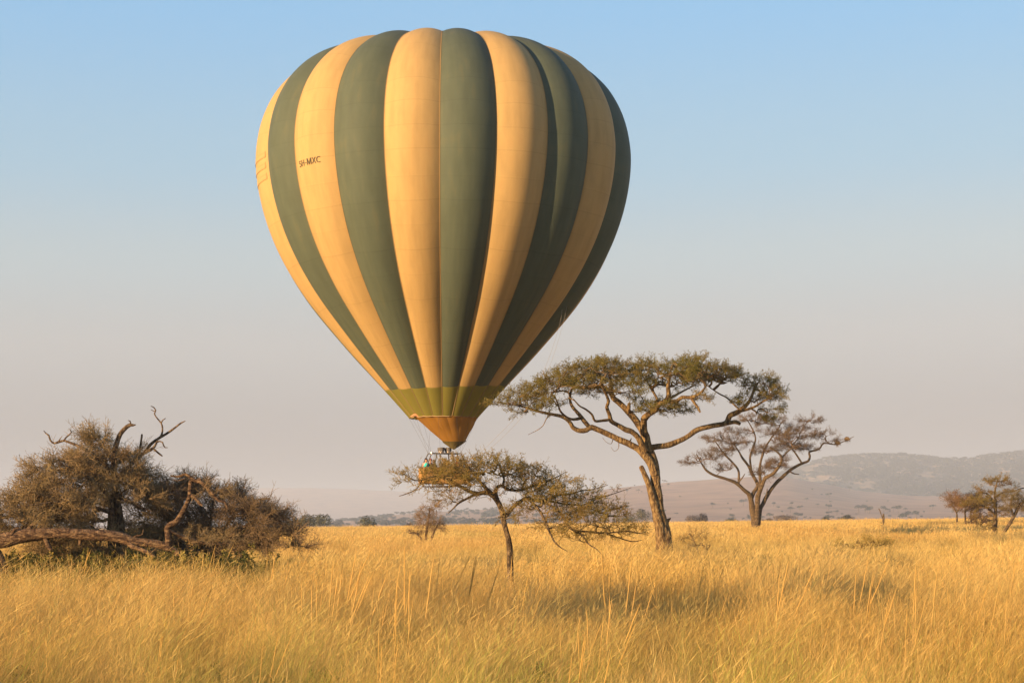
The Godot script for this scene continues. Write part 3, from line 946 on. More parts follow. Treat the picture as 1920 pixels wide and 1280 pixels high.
func trees() -> void:
	var kit := func(base: Dictionary, n: int, s: int) -> Array:
		var out := []
		for i in n:
			out.append(spray(base, s + i))
		return out
	var w := Color.WHITE
	# sprays: feathery thorn-tree foliage, and bare tangles
	var feather: Array = kit.call({"subs": 9, "r": 0.012, "zig": 0.12, "rise": 0.35, "len": 0.42, "droop": 0.1, "leaves": 13, "leaf": 0.1, "wide": 0.28, "twig": Color(0.75, 0.7, 0.75), "leaf_a": Color(0.8, 0.82, 0.85), "leaf_b": Color(1.2, 1.15, 1.0)}, 4, 100)
	var thorny: Array = kit.call({"subs": 8, "r": 0.02, "zig": 0.22, "rise": 0.7, "len": 0.42, "droop": 0.0, "leaves": 13, "leaf": 0.1, "wide": 0.24, "twig": Color(1.0, 0.85, 0.8), "leaf_a": Color(0.75, 0.8, 0.8), "leaf_b": Color(1.25, 1.15, 1.0)}, 4, 200)
	var tangle: Array = kit.call({"subs": 13, "r": 0.016, "zig": 0.22, "rise": 0.75, "len": 0.62, "droop": 0.2, "leaves": 3, "leaf": 0.09, "wide": 0.25, "twig": Color(1, 1, 1), "leaf_a": Color(0.9, 0.9, 0.8), "leaf_b": Color(1.3, 1.2, 0.9)}, 4, 300)
	var wisps: Array = kit.call({"subs": 14, "r": 0.015, "zig": 0.18, "rise": 0.5, "len": 0.5, "droop": -0.1, "leaves": 7, "leaf": 0.08, "wide": 0.3, "twig": Color(1, 1, 1), "leaf_a": Color(0.9, 0.85, 0.8), "leaf_b": Color(1.1, 1.05, 1.0)}, 4, 400)
	var green: Array = kit.call({"subs": 8, "r": 0.008, "zig": 0.15, "rise": 0.7, "len": 0.35, "droop": 0.2, "leaves": 12, "leaf": 0.12, "wide": 0.45, "twig": Color(0.8, 0.9, 0.6), "leaf_a": Color(0.7, 0.8, 0.7), "leaf_b": Color(1.2, 1.15, 1.0)}, 3, 500)
	var spikes: Array = kit.call({"subs": 4, "r": 0.011, "zig": 0.12, "rise": 1.4, "len": 0.4, "droop": 0.0, "leaves": 0, "leaf": 0.1, "wide": 0.3, "twig": Color(1, 1, 1), "leaf_a": w, "leaf_b": w}, 3, 600)
	kits = {"feather": feather, "thorny": thorny, "tangle": tangle, "wisps": wisps, "green": green}

	# the tall umbrella acacia in front of the balloon's right flank
	make_tree("umbrella_acacia", "tall flat-topped umbrella acacia with golden forked trunk, right of the balloon", "tree", {
		"d": 88.0, "x": 1249, "y": 1040, "seed": 5, "bark": M.bark_gold, "step": 0.34, "wiggle": 0.05, "twig_r": 0.011, "twig_pow": 0.5, "twig_max": 0.1, "twig_mat": M.twig_gold,
		"limbs": [
			["trunk", [[1252, 1075, 0, 20], [1249, 1040, 0, 17], [1245, 1015, 0, 14.5], [1240, 985, 0, 13], [1235, 955, 0, 11], [1233, 930, 0, 9.5], [1230, 904, 0, 9], [1228, 878, 0, 9], [1222, 855, 0, 9], [1214, 836, 0, 8], [1208, 813, 0, 7.5], [1198, 796, -0.2, 6.5], [1186, 780, -0.3, 6], [1173, 766, -0.3, 5.5], [1161, 755, -0.3, 5], [1149, 745, -0.2, 4.5], [1146, 729, 0, 4], [1145, 712, 0.2, 2.5], [1143, 696, 0.2, 1.2]], 0.72],
			["old_stem", [[1243, 1050, 0.1, 12], [1239, 1000, 0.2, 10], [1231, 960, 0.25, 8], [1223, 930, 0.3, 6.5], [1216, 907, 0.3, 5.2], [1209, 889, 0.3, 4.6], [1204, 878, 0.3, 5.0], [1202, 874, 0.3, 4.4]], 1.1],
			["dark_burr", [[1251, 1040, 0.1, 9], [1250, 1005, 0.1, 9], [1248, 982, 0, 6], [1254, 974, 0, 2.6], [1258, 971, 0, 0.8]], 1.1],
			["limb", [[1228, 890, 0.2, 7], [1220, 868, 0.25, 8.5], [1207, 852, 0.3, 7.5], [1196, 841, 0.3, 6.5], [1179, 831, 0.4, 6], [1162, 824, 0.5, 5.5], [1134, 811, 0.6, 5], [1110, 801, 0.7, 4.7], [1100, 806, 0.8, 4.4], [1087, 807.5, 0.9, 4.3], [1075, 802, 1.0, 4], [1068, 791, 1.2, 3.6], [1054, 781, 1.4, 3.2], [1031, 776, 1.7, 2.7], [1005, 770, 2.0, 2.2], [975, 761, 2.3, 1.6], [947, 756, 2.4, 0.9]], 0.62],
			["limb", [[1106, 801, 0.7, 4.2], [1096, 790, 0.5, 3.8], [1087, 778, 0.2, 3.4], [1076, 766, 0, 3.0], [1069, 752, -0.2, 2.6], [1070.5, 735, -0.3, 2.2], [1076, 722, -0.2, 1.6], [1080, 708, -0.1, 1.0]], 0.4],
			["limb", [[1092, 783, 0.3, 3.0], [1078, 786, 0.6, 2.6], [1066, 784, 0.9, 2.4], [1052, 772, 1.5, 1.9], [1046, 757, 2.0, 1.6], [1040, 742, 2.5, 1.1]], 0.4],
			["limb", [[1210, 845, 0.4, 6], [1203, 832, 0.6, 5.6], [1196, 819, 0.8, 5], [1185, 809, 1.0, 5], [1172, 805, 1.2, 4.8], [1159, 797, 1.4, 4], [1146, 789, 1.6, 3.8], [1143, 777, 1.8, 3.5], [1138, 763, 2.0, 3.4], [1141, 752, 2.3, 3], [1136, 738, 2.7, 2.2], [1128, 722, 3.2, 1.4]], 0.5],
			["limb", [[1147, 786, 1.6, 2.6], [1132, 788, 2.0, 2.6], [1116, 789, 2.4, 2.2], [1110, 777, 2.8, 1.9], [1098, 767, 3.2, 1.7], [1087, 761, 3.6, 1.4], [1075, 748, 4.0, 1.0]], 0.4],
			["limb", [[1150, 745, -0.2, 4.2], [1140, 731, -0.8, 4.2], [1125, 725, -1.6, 4.2], [1097, 727, -2.6, 3.4], [1078, 725, -3.2, 2.6], [1056, 718, -4.0, 1.6]], 0.2],
			["branch_stub", [[1178, 772, -0.1, 4.0], [1179, 764, 0.1, 3.8], [1180, 757, 0.2, 3.0], [1180, 755, 0.2, 2.0]], 1.1],
			["limb", [[1210, 822, 0, 6.5], [1207, 805, 0.2, 6.4], [1206.5, 792, 0.4, 6], [1208, 783, 0.6, 5.5], [1217, 776, 0.9, 5.2], [1229, 769, 1.2, 4.6], [1236, 758, 1.6, 4.6], [1249, 752, 2.0, 5], [1254, 741, 2.2, 4.2], [1253, 724, 2.4, 3.6], [1256, 708, 2.6, 2.2], [1258, 694, 2.8, 1.2]], 0.55],
			["limb", [[1248, 752, 2.0, 4.2], [1268, 752, 2.1, 3.6], [1279, 745, 2.1, 3.2], [1296, 745, 2.2, 3.2], [1312, 738, 2.5, 2.2], [1324, 724, 2.8, 1.4]], 0.3],
			["broken_branch", [[1296, 745, 2.2, 2.8], [1303, 756, 2.3, 2.5], [1310, 765, 2.4, 2.2], [1313, 773, 2.4, 1.6]], 1.1],
			["limb", [[1231, 767, 1.2, 3.2], [1234, 761, 1.0, 3], [1233, 750, 0.4, 2.6], [1226, 736, -0.6, 2.2], [1216, 720, -1.6, 1.6], [1210, 704, -2.4, 1.0]], 0.3],
			["limb", [[1216, 842, -0.1, 7], [1225, 839, -0.1, 5.8], [1251, 835, -0.4, 5.2], [1270, 828, -0.6, 5], [1289, 819, -0.8, 4.8], [1302, 809, -1.0, 4.8], [1315, 803, -1.1, 4.7], [1336, 798, -1.3, 4.5], [1358, 794, -1.5, 4.6], [1365, 788, -1.5, 4.8], [1368, 780, -1.5, 4.8], [1376, 775.5, -1.5, 4.6], [1386, 771, -1.6, 4.6], [1393, 765, -1.6, 4.2], [1401, 758, -1.7, 3.6], [1409, 745, -1.8, 3.2], [1415, 730, -2.0, 2.4], [1424, 714, -2.4, 1.2]], 0.72],
			["branch_stub", [[1357, 794, -1.5, 4.2], [1370, 792, -1.4, 3.8], [1380, 791, -1.3, 3.6], [1388, 795, -1.2, 3.0]], 1.1],
			["limb", [[1388, 770, -1.6, 3.2], [1400, 768, -1.2, 2.6], [1416, 762, -0.6, 2.2], [1432, 752, 0.2, 1.6], [1448, 746, 0.8, 1.0]], 0.3],
			["limb", [[1385, 766, -1.7, 2.0], [1375, 757, -2.0, 1.6], [1364, 746, -2.4, 1.5], [1349, 738, -2.8, 1.4], [1334, 728, -3.2, 1.2], [1318, 716, -3.6, 0.8]], 0.3],
			["limb", [[1205, 800, -0.2, 4.0], [1214, 782, -1.4, 3.4], [1240, 757, -3.0, 2.8], [1272, 738, -4.2, 2.2], [1302, 722, -5.0, 1.4]], 0.4],
			["dead_twig", [[1031, 777, 1.7, 1.2], [1024, 786, 1.8, 0.9], [1018, 798, 1.9, 0.7], [1008, 806, 2.0, 0.6], [998, 811, 2.0, 0.5], [990, 815, 2.0, 0.4]], 1.1],
			["dead_twig", [[1150, 820, 0.5, 0.9], [1146, 832, 0.8, 0.5], [1136, 828, 0.9, 0.4], [1130, 820, 0.9, 0.3]], 1.1],
			["dead_twig", [[1160, 826, 0.5, 0.9], [1160, 840, 0.7, 0.5], [1152, 846, 0.8, 0.4], [1146, 838, 0.8, 0.3]], 1.1],
		],
		"pads": [[945, 757, 27, 7, 2.4, 1.0, 26], [972, 750, 30, 14, 2.2, 1.8, 46], [1003, 738, 38, 18, 1.6, 2.6, 80], [1040, 722, 42, 20, 0.5, 3.2, 100], [1078, 705, 42, 18, -0.5, 3.6, 110], [1030, 757, 42, 10, 2.4, 1.8, 34], [990, 770, 38, 9, 2.2, 1.2, 18], [1120, 696, 38, 15, 0.5, 3.6, 100], [1150, 689, 30, 10, 0.6, 2.6, 70], [1160, 706, 44, 20, 0.2, 4.2, 120], [1108, 728, 48, 13, 1.5, 4.0, 70], [1211, 688, 24, 12, 1.2, 2.6, 50], [1222, 708, 38, 18, 0.4, 4.6, 110], [1290, 690, 44, 14, 0.8, 3.6, 130], [1318, 703, 50, 16, 0, 3.8, 150], [1356, 708, 40, 13, -0.8, 3.0, 90], [1280, 714, 46, 14, 1.0, 4.6, 100], [1420, 720, 36, 12, -1.8, 2.4, 70], [1440, 742, 32, 15, -1.0, 2.2, 80], [1396, 752, 26, 13, -1.4, 2.0, 34], [1232, 764, 44, 12, 0.6, 3.2, 80], [1268, 768, 30, 8, -2.0, 2.0, 24], [1312, 746, 22, 8, 1.8, 1.6, 18], [1440, 776, 24, 14, -1.2, 1.6, 32], [1180, 736, 40, 12, 1.6, 3.6, 50]],
		"foliage": [
			["foliage", feather, {"most": 2, "tip": 4, "along": 1, "chance": 0.85, "follow": 0.9, "spread": 0.75, "flat": 0.5, "up": 0.3, "out": 0.4, "size": 0.58, "patch": 9.0, "tint_a": Color(0.215, 0.155, 0.045), "tint_b": Color(0.19, 0.185, 0.036)}],
		]})

	# the small wind-bent acacia in front, spreading across the basket
	make_tree("small_acacia", "small bent thorn acacia with a low spreading crown, in front of the balloon basket", "tree", {
		"d": 48.0, "x": 958, "y": 1100, "seed": 8, "bark": M.bark_brown, "step": 0.17, "wiggle": 0.03, "twig_r": 0.0065, "twig_pow": 0.5, "twig_max": 0.05, "twig_mat": M.twig_olive,
		"limbs": [
			["trunk", [[960, 1142, 0, 7.5], [959, 1110, 0, 6.6], [957.5, 1082, 0, 6], [956.5, 1055, 0, 5.8], [955.5, 1030, 0, 5.8], [953, 1012, 0, 5.4], [949, 996, 0, 5.0], [945.5, 982, 0, 4.8], [943.5, 970, 0, 4.8], [940, 954, 0.05, 4.8], [932, 938, 0.1, 4.8], [921, 926, 0.15, 4.6], [909, 923, 0.2, 4], [895, 925, 0.25, 3.4], [878, 920, 0.3, 2.8], [860, 910, 0.35, 2.4], [838, 898, 0.4, 2.0], [812, 893, 0.45, 1.6], [791, 900, 0.5, 1.4], [774, 899, 0.5, 1.2], [757, 888, 0.5, 0.7]], 0.5],
			["limb", [[943, 972, 0, 4.4], [952, 963, -0.05, 4.2], [962, 951, -0.1, 3.8], [973, 942, -0.2, 3.4], [988, 933, -0.3, 3.2], [1004, 938, -0.4, 2.8], [1022, 937, -0.5, 2.4], [1045, 928, -0.6, 2.0], [1068, 926, -0.6, 1.6], [1090, 920, -0.6, 1.3], [1112, 917, -0.6, 1.0], [1140, 909, -0.6, 0.5]], 0.25],
			["limb", [[936, 944, 0.1, 3.6], [930, 925, -0.1, 3.2], [932, 913, -0.3, 2.9], [942, 911, -0.4, 2.7], [954, 918, -0.5, 2.6], [980, 918, -0.7, 2.4], [1004, 908, -0.8, 2.0], [1026, 902, -0.8, 1.6], [1046, 893, -0.8, 1.0], [1062, 884, -0.8, 0.5]], 0.25],
			["limb", [[925, 927, 0.3, 3.2], [912, 915, 0.6, 3.0], [900, 903, 0.8, 2.6], [888, 890, 0.9, 2.0], [880, 877, 1.0, 1.4], [872, 866, 1.0, 0.7]], 0.2],
			["limb", [[942, 911, -0.4, 2.4], [945, 898, -0.5, 2.1], [940, 884, -0.5, 1.7], [935, 870, -0.5, 1.2], [930, 857, -0.5, 0.6]], 0.2],
			["limb", [[988, 933, -0.3, 2.8], [1002, 946, 0.2, 2.6], [1014, 961, 0.5, 2.4], [1025, 984, 0.7, 2.2], [1033, 1002, 0.8, 1.8], [1040, 1016, 0.9, 1.5], [1054, 1028, 0.9, 1.0], [1064, 1033, 0.9, 0.6]], 0.25],
			["limb", [[1004, 938, -0.4, 2.6], [1030, 946, -0.2, 2.4], [1050, 962, 0, 2.2], [1062, 979, 0.1, 2.2], [1074, 993, 0.2, 2.2], [1104, 997, 0.2, 2.0], [1137, 999, 0.1, 1.7], [1168, 996, 0, 1.3], [1194, 998, 0, 0.9], [1216, 1003, 0, 0.5]], 0.25],
			["limb", [[1074, 993, 0.2, 1.8], [1092, 1004, 0.4, 1.6], [1104, 1020, 0.5, 1.3], [1120, 1030, 0.6, 0.8], [1128, 1040, 0.6, 0.5]], 0.5],
			["limb", [[1137, 999, 0.1, 1.4], [1160, 1008, -0.1, 1.2], [1186, 1015, -0.2, 0.9], [1204, 1012, -0.2, 0.5]], 0.3],
			["limb", [[1022, 937, -0.5, 2.0], [1056, 944, -0.9, 1.8], [1090, 948, -1.1, 1.5], [1120, 958, -1.2, 1.2], [1146, 968, -1.2, 0.7]], 0.2],
			["limb", [[1090, 948, -1.1, 1.3], [1120, 935, -1.1, 1.1], [1152, 925, -1.1, 0.8], [1184, 914, -1.1, 0.4]], 0.3],
			["limb", [[895, 925, 0.25, 2.6], [876, 934, 0.5, 2.1], [860, 943, 0.7, 1.7], [848, 955, 0.8, 1.2], [840, 962, 0.8, 0.7]], 0.2],
			["limb", [[791, 900, 0.5, 1.2], [783, 914, 0.6, 1.1], [769, 923, 0.6, 0.9], [748, 930, 0.6, 0.5]], 0.2],
			["limb", [[860, 910, 0.35, 2.0], [838, 912, 0.8, 1.6], [812, 912, 1.0, 1.2], [792, 912, 1.1, 0.8]], 0.2],
		],
		"pads": [[762, 896, 24, 16, 0.5, 0.4, 40], [795, 901, 30, 13, 0.5, 0.6, 40], [830, 893, 34, 17, 0.5, 0.9, 110], [862, 882, 34, 20, 0.5, 1.1, 140], [896, 880, 34, 21, 0.5, 1.2, 120], [928, 874, 30, 15, 0.2, 1.1, 90], [955, 886, 36, 16, -0.3, 1.2, 100], [992, 888, 36, 16, -0.6, 1.1, 90], [1024, 896, 32, 14, -0.8, 0.9, 60], [880, 908, 42, 13, 0.7, 1.1, 70], [985, 914, 44, 16, -0.4, 1.2, 90], [1030, 928, 40, 18, -0.5, 1.2, 90], [1064, 935, 34, 16, -0.6, 1.0, 70], [1000, 948, 44, 16, 0.1, 1.1, 80], [1070, 960, 44, 18, -0.3, 1.1, 90], [1112, 958, 38, 18, -0.6, 1.0, 70], [1130, 984, 42, 13, 0, 0.9, 90], [1180, 998, 34, 10, 0, 0.7, 60], [1040, 984, 42, 15, 0.6, 0.9, 70], [1096, 1006, 48, 13, 0.4, 0.7, 60], [960, 968, 26, 12, 0.2, 0.8, 30], [1040, 910, 42, 15, -0.6, 1.0, 80], [1084, 932, 42, 15, -0.7, 1.0, 60], [1010, 925, 40, 14, 0.2, 1.0, 60], [1062, 968, 48, 18, 0.3, 1.0, 70], [1150, 962, 38, 14, -0.6, 0.8, 36], [850, 934, 30, 16, 0.7, 0.7, 26], [820, 918, 34, 10, 0.9, 0.6, 26], [1130, 928, 40, 12, -0.9, 0.5, 14], [910, 925, 36, 10, 0.4, 0.8, 24]],
		"foliage": [
			["foliage", thorny, {"most": 3, "tip": 2, "along": 1, "chance": 0.52, "follow": 1.4, "spread": 0.6, "flat": 0.8, "up": 0.4, "out": 0.3, "size": 0.36, "patch": 20.0, "tint_a": Color(0.28, 0.19, 0.06), "tint_b": Color(0.25, 0.215, 0.055)}],
			["spiky_twigs", spikes, {"most": 1, "tip": 1, "along": 0, "chance": 0.8, "follow": 1.4, "spread": 0.4, "flat": 0.8, "up": 0.3, "out": 0.5, "size": 0.5, "patch": 14.0, "tint_a": Color(0.22, 0.16, 0.07), "tint_b": Color(0.27, 0.21, 0.08)}],
		]})

	# the brown, almost leafless acacia farther right
	make_tree("brown_acacia", "leafless brown acacia with many pale limbs, right of the tall umbrella acacia", "tree", {
		"d": 190.0, "x": 1416, "y": 995, "seed": 13, "thick": 1.15, "bark": M.bark_brown, "step": 0.5, "wiggle": 0.07, "twig_r": 0.022, "twig_pow": 0.45, "twig_max": 0.09, "twig_mat": M.twig_mauve,
		"limbs": [
			["trunk", [[1417, 1004, 0, 8], [1416.5, 985, 0, 5.8], [1413, 965, 0, 5.2], [1410, 948, 0, 4.6], [1407.5, 932, 0, 4.2], [1403, 924, 0.2, 3.4], [1395, 918, 0.4, 3.0], [1387, 911, 0.6, 2.8], [1378, 904, 0.8, 2.6], [1360, 897, 1.2, 2.4], [1338, 890, 1.6, 2.0], [1324, 881, 2, 1.7], [1315, 867, 2.2, 1.2], [1306, 851, 2.4, 0.7]], 0.45],
			["limb", [[1385, 906, 0.6, 2.0], [1386, 894, 0.4, 1.9], [1384, 880, 0.2, 1.8], [1372, 865, 0, 1.6], [1357, 850, -0.3, 1.4], [1347, 835, -0.6, 1.0], [1340, 826, -0.8, 0.6]], 0.3],
			["limb", [[1418, 990, 0.1, 5], [1420, 960, 0.2, 4.4], [1422, 930, 0.2, 4.2], [1430, 908, 0.4, 3.6], [1436, 896, 0.8, 3.2], [1451, 887, 1.4, 2.6], [1463, 871, 2.0, 2.2], [1466, 857, 2.4, 1.8], [1455, 845, 2.8, 1.4], [1444, 838, 3.0, 1.0]], 0.4],
			["limb", [[1409, 936, 0, 3.4], [1414, 922, -0.3, 3.2], [1421, 909, -0.6, 3.0], [1410, 887, -0.8, 2.6], [1403, 872, -1.0, 2.2], [1392, 858, -1.3, 1.7], [1385, 845, -1.5, 1.2], [1376, 832, -1.6, 0.8]], 0.4],
			["limb", [[1423, 925, 0.1, 2.8], [1426, 905, -0.4, 2.4], [1425, 880, -0.8, 2.1], [1428, 860, -1.1, 1.9], [1436, 838, -1.4, 1.6], [1446, 822, -1.8, 1.2], [1458, 806, -2.2, 0.9], [1464, 797, -2.4, 0.5]], 0.35],
			["limb", [[1410, 887, -0.8, 1.9], [1407, 858, -1.2, 1.7], [1413, 837, -1.4, 1.6], [1417, 820, -1.4, 1.3], [1408, 798, -1.2, 0.9], [1400, 786, -1.1, 0.5]], 0.3],
			["limb", [[1421, 985, -0.1, 4.4], [1425, 958, -0.2, 3.6], [1432, 942, -0.3, 3.2], [1442, 924, -0.4, 3.0], [1455, 906, -0.6, 2.8], [1468, 894, -0.8, 2.6], [1482, 881, -1, 2.4], [1503, 869, -1.2, 2.1], [1516, 864, -1.3, 1.9], [1519, 855, -1.3, 1.7], [1518, 847, -1.3, 1.6], [1536, 842, -1.4, 1.5], [1545, 831, -1.5, 1.2], [1566, 833, -1.6, 0.9], [1579, 829, -1.7, 0.7], [1602, 818, -1.8, 0.4]], 0.45],
			["limb", [[1504, 868, -1.2, 1.5], [1493, 851, -1.6, 1.3], [1484, 838, -2.2, 1.1], [1488, 832, -2.4, 1.0], [1497, 822, -2.6, 0.9], [1502, 809, -2.8, 0.8], [1516, 788, -3.0, 0.5]], 0.3],
			["limb", [[1466, 858, 2.4, 1.3], [1478, 846, 1.8, 1.1], [1490, 838, 1.4, 0.8], [1503, 834, 1.2, 0.5]], 0.2],
			["branch_stub", [[1434, 940, -0.2, 1.4], [1438, 926, 0, 1.0], [1439, 916, 0, 0.5]], 1.1],
			["branch_stub", [[1482, 884, -1, 1.3], [1490, 888, -0.8, 1.0], [1499, 889, -0.6, 0.6]], 1.1],
			["branch_stub", [[1385, 904, 0.8, 1.3], [1392, 896, 1.0, 0.9], [1397, 888, 1.0, 0.5]], 1.1],
		],
		"pads": [[1296, 867, 20, 5, 2.2, 1.2, 26], [1326, 860, 26, 8, 1.4, 1.8, 40], [1350, 848, 18, 7, 0, 1.6, 26], [1338, 826, 20, 6, -0.6, 1.4, 24], [1384, 829, 32, 8, -1.0, 2.6, 56], [1370, 842, 24, 6, -1.0, 1.8, 28], [1403, 809, 26, 7, -1.2, 2.0, 36], [1364, 810, 18, 4, -1, 1.2, 12], [1403, 787, 26, 7, -1.2, 2, 34], [1458, 812, 22, 8, -2, 2, 36], [1432, 845, 30, 8, -0.5, 2.8, 48], [1452, 872, 34, 11, 1.4, 2.8, 70], [1430, 886, 22, 8, -0.4, 2.0, 30], [1468, 829, 26, 8, -1, 2.4, 44], [1495, 840, 34, 7, -1.0, 2.4, 60], [1498, 806, 22, 8, -2.8, 2, 40], [1518, 790, 20, 6, -3, 1.6, 30], [1532, 817, 28, 7, -2, 1.8, 40], [1450, 792, 32, 8, -2, 2.4, 44], [1360, 880, 20, 7, 1, 1.4, 20], [1480, 820, 30, 8, 0, 3, 40], [1556, 828, 18, 4, -1.6, 0.8, 8]],
		"foliage": [
			["foliage", wisps, {"most": 2, "tip": 4, "along": 1, "chance": 0.85, "follow": 1.1, "spread": 0.6, "flat": 0.45, "up": 0.25, "out": 0.5, "size": 0.95, "patch": 6.0, "tint_a": Color(0.15, 0.1, 0.058), "tint_b": Color(0.175, 0.125, 0.07)}],
		]})
	for e in [[1589, 824, 5.5, 4.2, "round brown grass nest at the outermost tip of the brown acacia"], [1571, 832, 6.0, 4.0, "shaggy brown grass nest hanging just inside the outermost one on the brown acacia"]]:
		var nest := thing("bird_nest", at(e[0], e[1], 191.7), e[4], "bird nest")
		var rng := RandomNumberGenerator.new()
		rng.seed = int(e[0])
		var g := Geo.new()
		var s := 191.7 / F
		var shell := []
		var rr := []
		for i in 7:
			var t := i / 6.0
			shell.append(Vector3((t - 0.5) * e[2] * 2.0 * s, 0.1 * sin(t * 3.0), 0))
			rr.append(maxf(0.03, sin(PI * clampf(t, 0.04, 0.96)) * e[3] * s))
		tube(g, PackedVector3Array(shell), PackedFloat32Array(rr), 12, 0.3)
		part("woven_shell", g.mesh(M.twig_dead), nest)
		var straw := Geo.new()
		for i in 90:
			var q: Vector3 = Vector3(rng.randfn() * 0.5, rng.randfn() * 0.6, rng.randfn() * 0.6).normalized() * e[3] * s
			q.x *= 1.3
			tube(straw, PackedVector3Array([q * 0.8, q * rng.randf_range(1.1, 1.6) + Vector3(rng.randfn(), rng.randfn() - 0.5, rng.randfn()) * 0.08]), PackedFloat32Array([0.014, 0.006]), 3, 0.0, Color.WHITE, false)
		part("straw", straw.mesh(M.twig_gold), nest, true)

	# dead acacia at the left, a dome of tangled twigs with bare antler limbs above
	var dead_look := {"most": 4, "tip": 5, "along": 1, "chance": 0.88, "follow": 1.2, "spread": 0.55, "flat": 0.7, "up": 0.12, "out": 0.5, "size": 0.72, "patch": 14.0, "tint_a": Color(0.26, 0.178, 0.09), "tint_b": Color(0.34, 0.255, 0.12)}
	var spiky := {"most": 1, "tip": 3, "along": 0, "chance": 0.9, "follow": 1.3, "spread": 0.4, "flat": 0.8, "up": 0.25, "out": 0.7, "size": 1.0, "patch": 14.0, "tint_a": Color(0.24, 0.155, 0.08), "tint_b": Color(0.3, 0.21, 0.1)}
